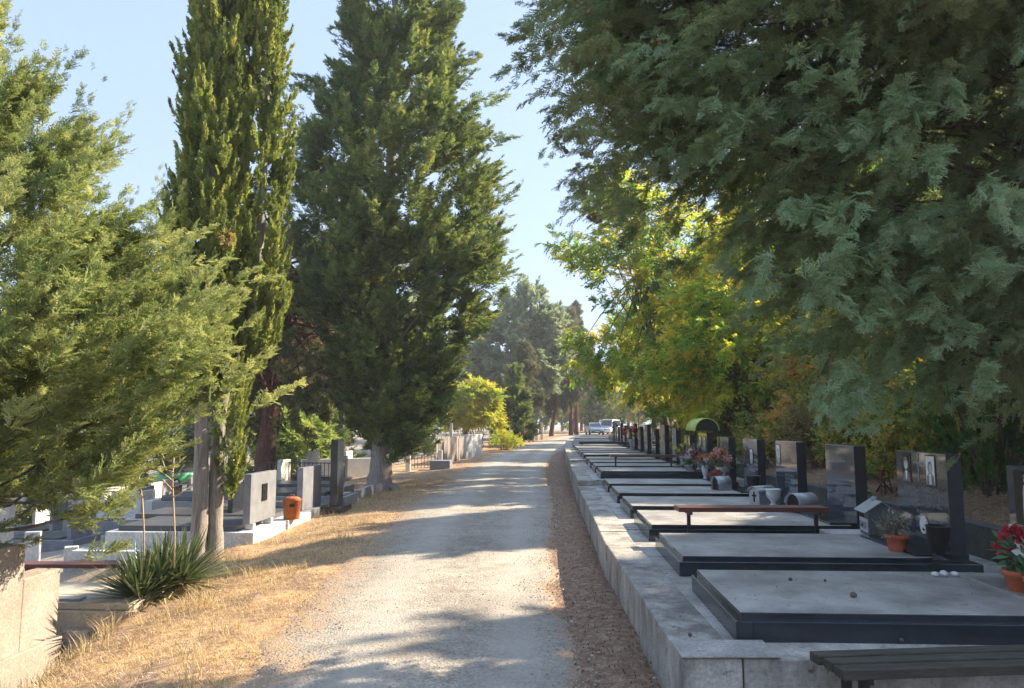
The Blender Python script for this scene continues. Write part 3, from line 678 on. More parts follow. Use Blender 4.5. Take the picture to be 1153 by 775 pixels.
# the crowd of vases between the fifth and tenth headstone
Vz = lambda y: zt(y)+.162
spots = [
 (812, 549, 14.0, VASE, 'porcelain', 1.25, [('petal_pink', 16, .20), ('petal_orange', 8, .18), ('petal_white', 4, .2)], .21, 150, 'L_brown', 'wide dried bouquet of dusky pink and orange flowers in a white vase'),
 (806, 545, 13.6, VASE, 'plastic_black', .55, [('petal_red', 9, .10)], .10, 50, 'L_fakegreen', 'low bunch of crimson flowers beneath the wide dried bouquet'),
 (794, 533, 15.6, VASE, 'porcelain', 1.05, [('petal_orange', 10, .15), ('petal_red', 6, .14), ('petal_white', 3, .15)], .16, 80, 'L_fakegreen', 'tall white vase of orange and red flowers below the green arched canopy'),
 (786, 528, 16.6, VASE, 'porcelain', 1.0, [('petal_pink', 9, .18), ('petal_white', 5, .18)], .18, 80, 'L_pot', 'white vase of faded pink flowers left of the tall orange bouquet'),
 (776, 531, 16.2, POT, 'galv', .9, [('petal_purple', 9, .2), ('petal_white', 7, .2)], .20, 110, 'L_fakegreen', 'low bowl of wine-red and white flowers at the end of the thin red-topped bench'),
 (768, 522, 18.9, VASE, 'porcelain', .95, [('petal_yellow', 14, .2)], .17, 90, 'L_fakegreen', 'bunch of bright yellow flowers in a pale vase'),
 (785, 520, 18.4, VASE, 'porcelain', .9, [('petal_white', 12, .18)], .17, 90, 'L_fakegreen', 'bunch of greenish white flowers just right of the yellow bunch'),
 (747, 512, 25.0, POT, 'galv', 1.1, [('petal_purple', 18, .34)], .30, 120, 'L_fakegreen', 'round bush of dark purple flowers behind the yellow bunch'),
 (711, 505, 29.5, VASE, 'porcelain', 1.4, [('petal_red', 14, .34), ('petal_purple', 8, .34)], .30, 90, 'L_fakegreen', 'furthest red bouquet in a tall white vase along the right row'),
 (735, 508, 27.5, POT, 'porcelain', 1.2, [('petal_white', 10, .24)], .24, 80, 'L_fakegreen', 'low pale bunch of flowers left of the purple bush'),
 (824, 515, 15.2, VASE, 'galv', .8, [('petal_white', 6, .14)], .16, 80, 'L_fakegreen', 'small grey vase with a few white flowers beside the pale-looking headstone'),
]
for k, (px, py, Y, pr, pm, s_, bs, lr, ln, lm, lab) in enumerate(spots):
    x = atY(px, py, Y)[0]
    bouquet(x, Y, Vz(Y)-.004, lab, pr, pm, s_, bs, lr, ln, lm, 'flowers', 'flower_bouquet', (0, 0), 20+k, .08, .048)
# cones and crumbs on the nearest lids
for k, (px, py, r_) in enumerate(((961, 673, .022), (890, 654, .014), (929, 655, .010), (777, 717, .014), (1037, 722, .018), (1015, 723, .014), (1144, 722, .014))):
    zc = .40+.162 if py < 700 else .41
    p = atZ(px, py, zc); c = MB().ball((0, 0, 0), r_, 8, 1, 1, .9)
    c.v = [(x*(1+random.uniform(-.12, .12)), y, z*(1+random.uniform(-.1, .1))) for x, y, z in c.v]
    c = c.build('cypress_cone', M['bark']); c.location = (p[0], p[1], zc+r_*.8)
    tag(c, ('largest brown cone lying on the dusty lid of the nearest grave', 'small dark cone at the back of the nearest lid, left one', 'tiny dark cone at the back of the nearest lid, right one', 'dark cone on the concrete corner of the terrace',
            'dark cone on the terrace edge just behind the weathered bench, right of its neighbour', 'brown crumb-like cone on the terrace edge just behind the weathered bench', 'small cone on the terrace edge near the right photo border')[k], 'cone')
# ------------------------------------------------------------------ left side: wall, tombs, headstones
LROT = -math.atan(.0487)
w0 = empty('plastered_wall', (-4.42, 7.45, 0), LROT, 'sunlit pale plastered wall stepping down at the lower left corner of the photo', 'wall')
MB().box(-.26, -5.2, -.9, 0, -.52, .62).build('upper_wall', M['plaster'], w0, .012)
MB().box(-.255, -.517, -.9, -.003, 0, .30).build('lower_wall', M['plaster'], w0, .012)
MB().box(.002, -5.1, -.9, .07, -.02, -.33).build('plinth', M['plaster'], w0, .01)
kb = MB().box(0, 0, 0, .26, .20, .30).build('kerb_block', M['concrete'], None, .01); kb.location = (-4.42, 7.53, -.62); kb.rotation_euler = (0, 0, LROT)
tag(kb, 'small grey concrete block at the foot of the sunlit plastered wall end', 'block')
# cream tomb behind the end of the wall
t = empty('cream_tomb', (-6.3, 7.75, -.52), LROT, 'low cream stone tomb with a flat slab behind the plastered wall and the yucca', 'grave')
MB().box(0, 0, -.2, 2.55, 1.05, .36).build('plinth', M['cream'], t, .01)
MB().box(.05, .05, .362, 2.5, 1.0, .43).build('lid', M['cream'], t, .01)
MB().box(.5, .1, .432, 1.9, .22, .455).build('lid_bar', M['grey_granite'], t, .004)
plank_bench('park_bench', -6.15, -4.72, 9.5, -.02, -.62, M['bench_red'], 'thin brown bench on the left between the yucca and the plastered wall', depth=.24, thick=.05, back_legs=False)
def slab_grave(name, x, y, z, L, W, H, mats, label, hs=None, lidm=None, group=None, hx=None):
    """kerbed grave whose long side runs along x; its right end at x"""
    g = empty(name, (x, y, z), LROT, label, 'grave', group)
    MB().box(-L, 0, -.35, 0, W, H).build('plinth', mats, g, .008)
    if lidm is not None: MB().box(-L+.14, .12, H+.003, -.34, W-.12, H+.085).build('lid', lidm, g, .006)
    if hs:
        w_, h_, th, m_, feet = hs; xx = -.13 if hx is None else hx
        y0 = (W-w_)/2
        if feet:
            for yy_ in (y0+.12, y0+w_-.22): MB().box(xx-th-.01, yy_, H+.003, xx+.01, yy_+.10, H+.10).build('foot', M['marble'], g, .004)
            hh = MB().box(xx-th, y0, H+.103, xx, y0+w_, H+.10+h_).build('headstone', m_, g, .008)
        else:
            hh = MB().box(xx-th, y0, H+.003, xx, y0+w_, H+h_).build('headstone', m_, g, .008)
        return g, hh
    return g, None
GL = 'graves along the left bank'
g, h = slab_grave('marble_grave', -4.08, 11.92, -.27, 2.40, 1.45, .27, M['marble'], 'white marble grave with an upright grey stone on two feet, beside the twin pale trunks', (1.12, .80, .12, M['grey_granite'], True), M['lid_dark'], GL)
MB().box(-.129, .62, .70, -.112, .84, .98).build('relief', M['plaque_black'], h, .004)
MB().box(-2.75, -.30, -.12, .06, -.004, .02).build('apron', M['marble'], g, .006)
g, h = slab_grave('marble_grave', -3.98, 13.42, -.24, 2.5, 1.25, .24, M['marble'], 'pale kerbed grave carrying the rusty basket, behind the stone on two feet', None, M['lid_dark'], GL)
g, h = slab_grave('grey_grave', -4.02, 14.72, -.22, 2.5, 1.5, .22, M['grey_granite'], 'grave with a plain pale blue-grey headstone beside the tall dark stele', (1.2, .84, .12, M['grey_granite'], False), M['lid_dark'], GL)
o = empty('litter_basket', (-3.98, 13.62, .0), 0.3, 'rust-orange sheet metal basket standing on the marble kerb', 'basket')
MB().lathe([(.135, 0), (.14, .01), (.158, .33), (.166, .335), (.166, .35), (.150, .35), (.145, .3), (.02, .05)], n=16).build('body', M['rust'], o)
l_ = MB().lathe([(.155, .352), (.16, .36), (.10, .395), (.01, .40)], n=16).build('lid', M['rust'], o); MB().tube([(-.05, 0, .40), (-.03, 0, .43), (.03, 0, .43), (.05, 0, .40)], .008, 6).build('handle', M['rust'], l_)
MB().box(-.045, -.162, .23, .045, -.148, .28).build('slot', M['dark'], o)
o = empty('stone_stele', (-3.82, 15.75, -.08), LROT, 'tall narrow dark granite stele on the left bank', 'stele')
MB().box(-.16, -.1, -.2, .3, .65, .08).build('base', M['granite'], o, .006)
MB().box(0, 0, .082, .15, .48, 1.46).build('shaft', M['granite'], o, .01)
o = empty('stone_kerb', (-3.66, 16.5, -.1), LROT*.3, 'tilted cracked grey concrete kerb between the dark stele and the big cypress trunk', 'kerb')
mb = MB().box(-.14, 0, -.3, .0, 1.45, .20); mb.box(-.15, 1.47, -.3, -.005, 3.2, .23); mb.build('kerb', M['grey_granite'], o, .012); o.rotation_euler[1] = -.06
g, h = slab_grave('dark_grave', -3.95, 17.0, -.15, 2.4, 1.3, .22, M['grey_granite'], 'grave with a glossy dark headstone left of the big cypress trunk', (.75, .78, .12, M['granite_face'], False), M['lid_dark'], GL)
g, h = slab_grave('dark_grave', -5.0, 13.5, -.35, 2.0, 1.3, .35, M['grey_granite'], 'grave with a small black headstone seen just right of the twin pale trunks', (.72, .55, .1, M['granite'], False), M['lid_dark'], GL)
g, h = slab_grave('dark_grave', -4.35, 19.0, -.2, 2.4, 1.4, .30, M['grey_granite'], 'stepped grey grave before the iron railing, low, without headstone', None, M['lid_dark'], GL)
g, h = slab_grave('dark_grave', -5.6, 16.6, -.3, 2.4, 1.4, .30, M['grey_granite'], 'stepped grey grave with a low dark stone, behind the plain blue-grey headstone', (.8, .5, .1, M['granite'], False), M['lid_dark'], GL)
def railing(x0, y0, x1, y1, z, h, n, label, mat='iron', name='iron_railing'):
    o = empty(name, (x0, y0, z), math.atan2(y1-y0, x1-x0), label, 'railing'); L = math.hypot(x1-x0, y1-y0)
    for zz in (.12, h-.03): MB().box(0, -.012, zz, L, .012, zz+.025).build('rail', M[mat], o)
    mb = MB()
    for k in range(n+1): mb.box(L*k/n-.008, -.008, 0, L*k/n+.008, .008, h)
    mb.build('bars', M[mat], o); return o
railing(-7.2, 21.2, -4.6, 20.6, -.1, .75, 22, 'low dark iron railing behind the left graves under the pale shrub')
railing(-4.0, 29.6, -3.1, 31.2, -.05, .55, 8, 'short dark railing between white posts beyond the big cypress')
for k, (x, y) in enumerate(((-4.08, 29.4), (-3.02, 31.4))):
    p = MB().box(-.09, -.09, -.2, .09, .09, .68).build('gate_post', M['whitewash'], None, .01); p.location = (x, y, -.05); tag(p, ('nearer', 'further')[k]+' white post of the short dark railing beyond the big cypress', 'post')
c = MB().box(-.38, -.2, -.3, .42, .6, .30).build('stone_box', M['grey_granite'], None, .015); c.location = (-2.85, 29.6, -.02); c.rotation_euler = (0, 0, LROT); tag(c, 'low grey stone kerbed box at the left road edge beyond the big cypress', 'kerb')
# board fence and white end wall
f = empty('board_fence', (-3.35, 33.0, -.05), math.atan2(4.6, .95), 'weathered grey board fence with leaning gaps at the left road edge beyond the big cypress', 'fence')
mb = MB(); x = 0
while x < 4.6:
    h_ = 1.15+random.uniform(-.08, .06); mb.box(x, -.015, -.2, x+.13, .015, h_); x += random.choice((.14, .145, .15, .22))
mb.build('boards', M['wood_grey'], f, .004)
for zz in (.25, .85): MB().box(0, .018, zz, 4.6, .06, zz+.08).build('rail', M['wood_grey'], f)
wp = MB().box(0, -.09, -.3, 2.3, .09, 1.18).build('white_wall', M['whitewash'], None, .015); wp.location = (-2.42, 37.75, 0); wp.rotation_euler = (0, 0, math.atan2(4.0, 1.4)); tag(wp, 'sunlit whitewashed wall panel at the end of the grey board fence', 'wall')
pp = MB().box(-.06, -.06, -.2, .06, .06, 1.75).build('gate_post', M['whitewash'], None, .008); pp.location = (-3.0, 36.8, 0); tag(pp, 'slim pale post rising over the grey board fence', 'post')
for k, px in enumerate((596, 600, 604, 610)):
    q = atZ(px, 499-(k*.6), .2); y = 62+k*2.5; q = atY(px, 495, y)
    p = MB().box(-.11, -.11, -.3, .11, .11, (1.15, 1.3, 1.05, 1.6)[k]).build('gate_post', (M['whitewash'] if k != 0 else M['concrete']), None, .01); p.location = (q[0], y, on_ground(q[0], y)); tag(p, ('leftmost', 'second from left', 'third from left', 'rightmost')[k]+' of four pale posts at the far road bend', 'post', 'far row of pale posts at the bend')
# lower cemetery: pale graves down the slope
rl = random.Random(11)
mk = {}
def low_grave(kind):
    g = empty('pale_grave', (0, 0, 0), 0, 'pale stone grave in the lower cemetery down the slope on the left', 'grave', 'graves of the lower cemetery')
    m_ = (M['grey_granite'], M['lid_dark'], M['conc_side'])[kind]
    MB().box(-1.1, -.6, -.4, 1.0, .6, .28).build('plinth', m_, g, .01)
    MB().box(-.95, -.5, .283, .6, .5, .34).build('lid', (M['lid_dark'], M['granite'], M['lid_dark'])[kind], g, .01)
    MB().box(.72, -.45, .283, .84, .45, (1.15, 1.0, 1.35)[kind]).build('headstone', (M['grey_granite'], M['granite'], M['marble'])[kind], g, .01)
    return g
low_graves = []
protos = [low_grave(k) for k in range(3)]; used = set()
for row, x0 in enumerate((-7.4, -10.6, -13.8, -17.2, -21, -25)):
    for k in range(9):
        y = 13.6+row*.8+k*(2.5+.22*row)+rl.uniform(-.3, .3); x = x0+.05*(y-14)+rl.uniform(-.2, .2)
        if row == 0 and y < 20 or row >= 4 and k < 6 or row == 3 and k < 3: continue
        kind = rl.randrange(3); g = protos[kind] if kind not in used else copy_tree(protos[kind]); used.add(kind); low_graves.append((kind, g))
        g.location = (x, y, on_ground(x, y)+.03); g.rotation_euler = (0, 0, LROT+rl.uniform(-.04, .04)); s = rl.uniform(.85, 1.1); g.scale = (s, s, s)
w2 = empty('white_columbarium', (-9.9, 19.6, on_ground(-9.9, 19.6)), LROT, 'bright white stepped stone monument seen below the feathery cypress branches', 'monument')
MB().box(-.45, -.2, -.3, .35, .5, .95).build('body', M['whitewash'], w2, .01); MB().box(.36, -.15, -.3, .62, .5, .72).build('wing', M['whitewash'], w2, .01); MB().box(-.85, -.15, -.3, -.46, .45, .70).build('wing', M['whitewash'], w2, .01)
q = atZ(79, 641, -.62)
b1 = MB().box(-.10, -.07, -.3, .10, .07, .36).build('small_headstone', M['marble'], None, .01); b1.location = (q[0], q[1], -.62); b1.rotation_euler = (0, 0, .5); tag(b1, 'small bluish-white stone block just behind the thin brown bench', 'stone block')
q = atZ(36, 624, -.75)
b2 = MB().box(-.13, -.06, -.4, .13, .06, .42).build('small_headstone', M['marble'], None, .01); b2.location = (q[0], q[1], -.75); b2.rotation_euler = (0, 0, .3); tag(b2, 'pale upright slab over the plastered wall, under the lowest feathery branches', 'headstone')
lw = MB().box(-1.3, -.10, -.5, 1.3, .10, .62).build('white_wall', M['whitewash'], None, .01); lw.location = (-6.3, 27.0, -.15); lw.rotation_euler = (0, 0, .55); tag(lw, 'low white wall seen between the dark stele and the big cypress trunk', 'wall')
# ------------------------------------------------------------------ foliage tools
def unit(a): return a/np.maximum(np.linalg.norm(a, axis=-1, keepdims=True), 1e-9)
def t_spray(rng, n=8, sub=2, wid=.060, droop=.10):
    """flat conifer spray of length 1 along +x: a stem and side twigs, each a narrow lens"""
    V = []; F = []
    def lens(p, d, L, w, roll):
        d = unit(np.array(d)); s = unit(np.cross(d, [0, 0, 1.0])+np.array([0, 0, roll])); nrm = np.cross(s, d)
        b = len(V); p = np.array(p, float)
        V.extend([p, p+d*L*.45+s*w*.5+nrm*w*.25, p+d*L-nrm*droop*L*.3, p+d*L*.45-s*w*.5+nrm*w*.25]); F.append([b, b+1, b+2, b+3])
    lens((0, 0, 0), (1, 0, 0), 1.0, wid*.9, rng.normal()*.3)
    for k in range(n):
        t = .06+.88*k/n; sgn = 1 if k % 2 else -1
        a = math.radians(rng.uniform(32, 52)); L = (.50-.30*t)*rng.uniform(.8, 1.2)
        d = np.array([math.cos(a), sgn*math.sin(a), rng.normal()*.16]); p = (t, 0, -droop*t*t)
        lens(p, d, L, wid*rng.uniform(.9, 1.3), rng.normal()*.5)
        for j in range(sub):
            tt = rng.uniform(.25, .8); s2 = 1 if (j % 2) else -1
            a2 = a*sgn+s2*math.radians(rng.uniform(30, 50))
            lens(np.array(p)+d*L*tt, (math.cos(a2), math.sin(a2), rng.normal()*.25), L*rng.uniform(.35, .55), wid*.9, rng.normal()*.5)
    return np.array(V), np.array(F)
def t_tuft(rng, n=14, wid=.05):
    """needle tuft of radius 1"""
    V = []; F = []
    for k in range(n):
        d = unit(rng.normal(size=3)+np.array([.9, 0, .1])); s = unit(np.cross(d, rng.normal(size=3))); b = len(V)
        V.extend([d*.08, d*.5+s*wid, d*1.0, d*.5-s*wid]); F.append([b, b+1, b+2, b+3])
    return np.array(V), np.array(F)
def t_compound(rng, n=5, wid=.16, droop=.35):
    """compound leaf: pairs of leaflets along a drooping midrib of length 1"""
    V = []; F = []
    def leaf(p, d, L, w):
        d = unit(d); s = unit(np.cross(d, [0, 0, 1.0])+np.array([0, 0, rng.normal()*.4])); nrm = np.cross(s, d); b = len(V)
        V.extend([p, p+d*L*.4+s*w*.5, p+d*L-nrm*L*.1, p+d*L*.4-s*w*.5]); F.append([b, b+1, b+2, b+3])
    for k in range(n):
        t = .2+.72*k/n; p = np.array([t, 0, -droop*t*t])
        for sg in (-1, 1):
            a = math.radians(rng.uniform(48, 75)); leaf(p, np.array([math.cos(a), sg*math.sin(a), -.25+rng.normal()*.2]), .40*rng.uniform(.8, 1.15), wid)
    leaf(np.array([.95, 0, -droop*.9]), np.array([1, 0, -.7]), .38, wid)
    b = len(V); V.extend([np.array([0, .008, 0]), np.array([.9, .008, -droop*.8]), np.array([.9, -.008, -droop*.8]), np.array([0, -.008, 0])]); F.append([b, b+1, b+2, b+3])
    return np.array(V), np.array(F)
def t_leaf(rng, n=7, wid=.5):
    """a twig end with simple leaves"""
    V = []; F = []
    for k in range(n):
        p = np.array([rng.uniform(0, .7), rng.normal()*.12, rng.normal()*.12]); d = unit(rng.normal(size=3)*.8+np.array([.6, 0, -.1])); s = unit(np.cross(d, rng.normal(size=3))); L = rng.uniform(.3, .5); b = len(V)
        V.extend([p, p+d*L*.5+s*L*wid*.5, p+d*L, p+d*L*.5-s*L*wid*.5]); F.append([b, b+1, b+2, b+3])
    return np.array(V), np.array(F)
def scatter(rng, temps, P, D, size, up=None, tints=None, jit=.16):
    """one mesh worth of templates at P along D"""
    N = len(P); D = unit(D)
    ref = np.tile(np.array([0, 0, 1.0]), (N, 1)) if up is None else up
    ref = ref+rng.normal(size=(N, 3))*.35
    S = unit(np.cross(ref, D)); U = np.cross(D, S)
    which = rng.integers(0, len(temps), N)
    Vs, Fs, Ts = [], [], []; off = 0
    for k, (tv, tf) in enumerate(temps):
        ii = np.where(which == k)[0]
        if not len(ii): continue
        R = np.stack([D[ii], S[ii], U[ii]], 1)               # rows: images of the axes
        v = np.einsum('vi,nij->nvj', tv, R)*size[ii][:, None, None]+P[ii][:, None, :]
        f = tf[None]+(np.arange(len(ii))*len(tv))[:, None, None]+off
        Vs.append(v.reshape(-1, 3)); Fs.append(f.reshape(-1, tf.shape[1])); off += len(ii)*len(tv)
        t = np.repeat((tints[ii] if tints is not None else rng.random(len(ii)))[:, None], len(tf), 1)+rng.normal(size=(len(ii), len(tf)))*jit*.5
        Ts.append(t.ravel())
    return np.vstack(Vs), np.vstack(Fs), np.concatenate(Ts)
def plumes(rng, temps, P0, D, L, n, s, spread=.8, upb=.1, tint=None, taper=.6, up=None, sag=0.0):
    """feathery branch ends: n sprays along each axis P0 + D*L"""
    N = len(P0); D = unit(D)
    t = rng.random((N, n))**.85; side = unit(rng.normal(size=(N, n, 3)))
    side = side-D[:, None]*np.sum(side*D[:, None], -1, keepdims=True); side = unit(side)
    pos_ = P0[:, None]+D[:, None]*(L[:, None]*t)[..., None]; pos_[..., 2] -= sag*(t*L[:, None])**2
    d = D[:, None]*(.55+.5*t[..., None])+side*spread*(1.05-.6*t[..., None])+np.array([0, 0, upb])-np.array([0, 0, sag])*t[..., None]
    sz = s*(1.15-taper*t)*rng.uniform(.75, 1.2, (N, n))
    tn = (tint if tint is not None else rng.random(N))[:, None]+rng.normal(size=(N, n))*.13+(t-.5)*.18
    return scatter(rng, temps, pos_.reshape(-1, 3), d.reshape(-1, 3), sz.ravel(), None, tn.ravel())
def in_poly(poly, x, y):
    c = np.zeros(len(x), bool); n = len(poly)
    for i in range(n):
        x1, y1 = poly[i]; x2, y2 = poly[(i+1) % n]
        m_ = ((y1 > y) != (y2 > y)) & (x < (x2-x1)*(y-y1)/((y2-y1) or 1e-9)+x1); c ^= m_
    return c
def poly_volume(rng, poly, n, Yc, depth=1.0, shell=.6, ymean=None):
    """points in a body of revolution-like depth whose outline, seen from the road, follows the given outline"""
    P = np.array(poly, float); out = []
    x0, y0 = P.min(0); x1, y1 = P.max(0)
    grid = np.arange(y0, y1, 4.0); ext = {}
    X = np.arange(x0, x1, 3.0)
    lo = np.zeros(len(grid)); hi = np.zeros(len(grid))
    for i, g in enumerate(grid):
        ins = X[in_poly(poly, X, np.full(len(X), g))]
        lo[i], hi[i] = (ins.min(), ins.max()) if len(ins) else (0, 0)
    while len(out) < n:
        px = rng.uniform(x0, x1, n); py = rng.uniform(y0, y1, n); ok = in_poly(poly, px, py)
        for a_, b_ in zip(px[ok], py[ok]):
            i = min(len(grid)-1, int((b_-y0)/4)); c = (lo[i]+hi[i])/2; hw = max(6, (hi[i]-lo[i])/2)
            u = np.clip((a_-c)/hw, -1, 1); half = math.sqrt(max(.02, 1-u*u))*hw/F_PX*Yc*depth
            v = rng.uniform(-1, 1); v = math.copysign(abs(v)**shell, v)
            Yy = Yc+v*half
            out.append(atY(a_, b_, Yy))
            if len(out) >= n: break
    return np.array(out)
def limb(mb, a, b_, r0, r1, sag=.0, n=6, sides=6, wob=.07):
    a = np.array(a); b_ = np.array(b_); pts = []; L = np.linalg.norm(b_-a); off = np.zeros(3)
    for k in range(n+1):
        t = k/n; p = a+(b_-a)*t
        off = off+(np.random.default_rng(int(abs(a[0]*1000+b_[2]*777+k*13)) % 99991).normal(size=3))*L*wob*.35*(0 if k in (0, n) else 1)
        p = p+off*(1-t)+np.array([0, 0, sag*L*math.sin(PI*t)]); pts.append(p)
    mb.tube(pts, [r0+(r1-r0)*(k/n)**.8 for k in range(n+1)], sides, False)
def trunk_tube(mb, pts, radii, sides=12, seg=5, wob=.07):
    """smooth trunk through the points"""
    P = [np.array(p, float) for p in pts]; out = []; rad = []
    for i in range(len(P)-1):
        p0, p1, p2, p3 = P[max(0, i-1)], P[i], P[i+1], P[min(len(P)-1, i+2)]
        for k in range(seg):
            t = k/seg; q = .5*((2*p1)+(-p0+p2)*t+(2*p0-5*p1+4*p2-p3)*t*t+(-p0+3*p1-3*p2+p3)*t**3)
            out.append(q); rad.append(radii[i]+(radii[i+1]-radii[i])*t)
    out.append(P[-1]); rad.append(radii[-1]); mb.tube(out, rad, sides, True, True, wob)

RG = np.random.default_rng(5)
SP_NEAR = [t_spray(RG, 10, 2, .070) for _ in range(6)]
SP_MID = [t_spray(RG, 8, 1, .12) for _ in range(5)]
SP_COL = [t_spray(RG, 7, 0, .21, .0) for _ in range(5)]
SP_FAR = [t_spray(RG, 6, 0, .25) for _ in range(5)]
TUFT = [t_tuft(RG) for _ in range(5)]
COMP = [t_compound(RG) for _ in range(5)]
LEAF = [t_leaf(RG) for _ in range(5)]

def clustered(rng, C, per, sig):
    """several plume roots round each clump centre"""
    return np.repeat(C, per, 0)+rng.normal(size=(len(C)*per, 3))*sig
def tree(name, base, label, cat='tree', group=None): return empty(name, base, 0, label, cat, group)
def crown_of(o, V, F, T, mat, name='crown'):
    V = V-np.array(o.location); return np_mesh(name, V, F, M[mat], o, np.clip(T, 0, 1))
def trunk_of(o, mb, mat, name='trunk'):
    return local(mb, o).build(name, M[mat], o)

# ------------------------------------------------------------------ feathery cypress, left foreground
rng = np.random.default_rng(21)
poly = [(-190,-40),(-60,10),(0,72),(32,122),(66,140),(94,192),(128,205),(150,265),(188,282),(216,330),(236,378),(240,400),(220,440),(205,485),(150,520),(105,555),(55,580),(0,570),(-190,560)]
tb = np.array([-7.0, 7.6, on_ground(-7.0, 7.6)]); o = tree('feathery_cypress', tb, 'bright yellow-green feathery cypress with sweeping branches above the plastered wall and yucca')
C = poly_volume(rng, poly, 150, 7.0, .55, .9)
P0 = clustered(rng, C, 7, .22)
top = np.array([-7.0, 7.6, 6.8])
def stem_pt(z): return np.array([-7.0, 7.6, 0])+np.array([0, 0, 1.0])*z
out = unit(P0-np.stack([np.full(len(P0), tb[0]), np.full(len(P0), tb[1]), np.clip(P0[:, 2]-1.2, .3, 6)], 1))
D = out*.75+np.array([.18, -.05, .42])+rng.normal(size=P0.shape)*.22
L = rng.uniform(.45, .95, len(P0))
tn = np.repeat(rng.random(len(C)), 7)*.55+.12+rng.random(len(P0))*.25
V1 = plumes(rng, SP_NEAR, P0-unit(D)*(L*.5)[:, None], D, L, 26, .17, .75, .12, tn)
# long leaders that stick out against the sky
tips = [(148,120),(105,75),(62,60),(18,20),(185,205),(160,215),(250,345),(252,385),(215,255),(245,300),(-30,-10)]
PA = []; DA = []; LA = []
for (px, py) in tips:
    for q in range(3):
        b_ = atY(px+rng.normal()*9, py+rng.normal()*12, 6.9+rng.normal()*.5); d_ = unit(np.array([.34, -.04, .93])+rng.normal(size=3)*.12); l_ = rng.uniform(.6, 1.05)
        PA.append(b_-d_*l_); DA.append(d_); LA.append(l_)
V2 = plumes(rng, SP_NEAR, np.array(PA), np.array(DA), np.array(LA), 20, .125, .75, .12, rng.random(len(PA))*.5+.2, .75)
V = np.vstack([V1[0], V2[0]]); F = np.vstack([V1[1], V2[1]+len(V1[0])]); crown_of(o, V, F, np.concatenate([V1[2], V2[2]]), 'L_fore')
mb = MB(); trunk_tube(mb, [tb-[0, 0, .3], stem_pt(1.0), stem_pt(3), stem_pt(5), top], [.17, .14, .11, .07, .02], 10)
for k, c in enumerate(C[::3]): limb(mb, stem_pt(np.clip(c[2]-rng.uniform(.7, 1.6), .5, 6.2)), c, .026, .006, -.07, 9, 5, .12)
for (x, y) in ((55, 566), (70, 585), (30, 558)): limb(mb, stem_pt(.9), atY(x, y, 6.6), .03, .012, -.03, 7, 6)
trunk_of(o, mb, 'bark')

# ------------------------------------------------------------------ blue-green cypress overhanging from the right
rng = np.random.default_rng(22)
poly = [(640,-230),(628,-60),(632,-10),(650,20),(662,55),(680,90),(692,125),(690,160),(712,180),(735,195),(775,210),(815,236),(845,275),(858,318),(875,345),(915,372),(955,405),(990,428),(1030,428),(1080,412),(1115,420),(1153,428),(1260,420),(1420,405),(1500,-230)]
tb = np.array([6.9, 7.3, on_ground(6.9, 7.3)]); o = tree('blue_cypress', tb, 'large blue-green cypress with drooping sprays and round cones overhanging the granite graves')
C = poly_volume(rng, poly, 400, 6.6, .50, .9)
C = np.vstack([C, poly_volume(rng, [(655,-60),(700,20),(720,110),(800,170),(900,185),(1020,180),(1120,120),(1160,-60)], 110, 7.4, .25, .9)])   # denser upper boughs
C[:, 1] = np.clip(C[:, 1], 4.7, 8.6)
per = 7
P0 = clustered(rng, C, per, .26)
stem = lambda z: np.array([6.9-.02*z, 7.3, z])
axis = np.stack([np.full(len(P0), 6.9), np.full(len(P0), 7.3), P0[:, 2]+.35], 1)
out = unit(P0-axis)
D = out*.75+np.array([-.05, -.15, -.28])+rng.normal(size=P0.shape)*.30
L = rng.uniform(.4, .85, len(P0))
tn = np.repeat(rng.beta(1.3, 1.6, len(C)), per)*.62+rng.random(len(P0))*.22
V1 = plumes(rng, SP_NEAR, P0-unit(D)*(L*.45)[:, None], D, L, 32, .140, .8, -.02, tn, .5, None, .25)
# loose outer tips on the sky side and glaucous young tips
PA = []; DA = []; LA = []; TA = []
for (px, py, Y, n_) in ((590,20,5.6,6),(600,70,5.6,5),(625,110,5.4,6),(622,150,5.2,5),(615,152,5.2,4),(645,215,5.4,5),(632,238,5.3,4),(668,235,5.6,5),(640,60,5.6,6),(660,170,5.6,6)):
    for q in range(n_):
        e = atY(px+rng.normal()*14, py+rng.normal()*12, Y+rng.normal()*.3); d_ = unit(np.array([-.75, -.25, -.28])+rng.normal(size=3)*.22); l_ = rng.uniform(.45, .8)
        PA.append(e-d_*l_); DA.append(d_); LA.append(l_); TA.append(rng.random()*.35)
for (px, py, Y) in ((940,75,5.0),(905,70,5.0),(960,150,4.9),(985,165,4.9),(930,230,5.0),(900,245,5.0),(1010,260,4.9),(960,265,4.9),(1120,235,4.8),(1150,215,4.8),(1140,250,4.8),(850,330,5.2),(905,345,5.2),(960,360,5.0),(1000,330,5.0),(930,465,5.3),(920,455,5.3),(950,470,5.3),(830,330,5.6),(812,300,5.8),(1100,290,4.9),(1060,380,5.0),(1120,420,5.0),(760,180,5.5),(800,130,5.3),(700,70,5.4),(740,110,5.3)):
    for q in range(4):
        e = atY(px+rng.normal()*12, py+rng.normal()*9, Y+rng.normal()*.12); d_ = unit(np.array([-.55, -.5, -.25])+rng.normal(size=3)*.35); l_ = rng.uniform(.3, .5)
        PA.append(e-d_*l_); DA.append(d_); LA.append(l_); TA.append(.55+rng.random()*.35)
V2 = plumes(rng, SP_NEAR, np.array(PA), np.array(DA), np.array(LA), 18, .13, .8, -.05, np.array(TA), .6, None, .3)
V = np.vstack([V1[0], V2[0]]); F = np.vstack([V1[1], V2[1]+len(V1[0])]); crown_of(o, V, F, np.concatenate([V1[2], V2[2]]), 'L_blue')
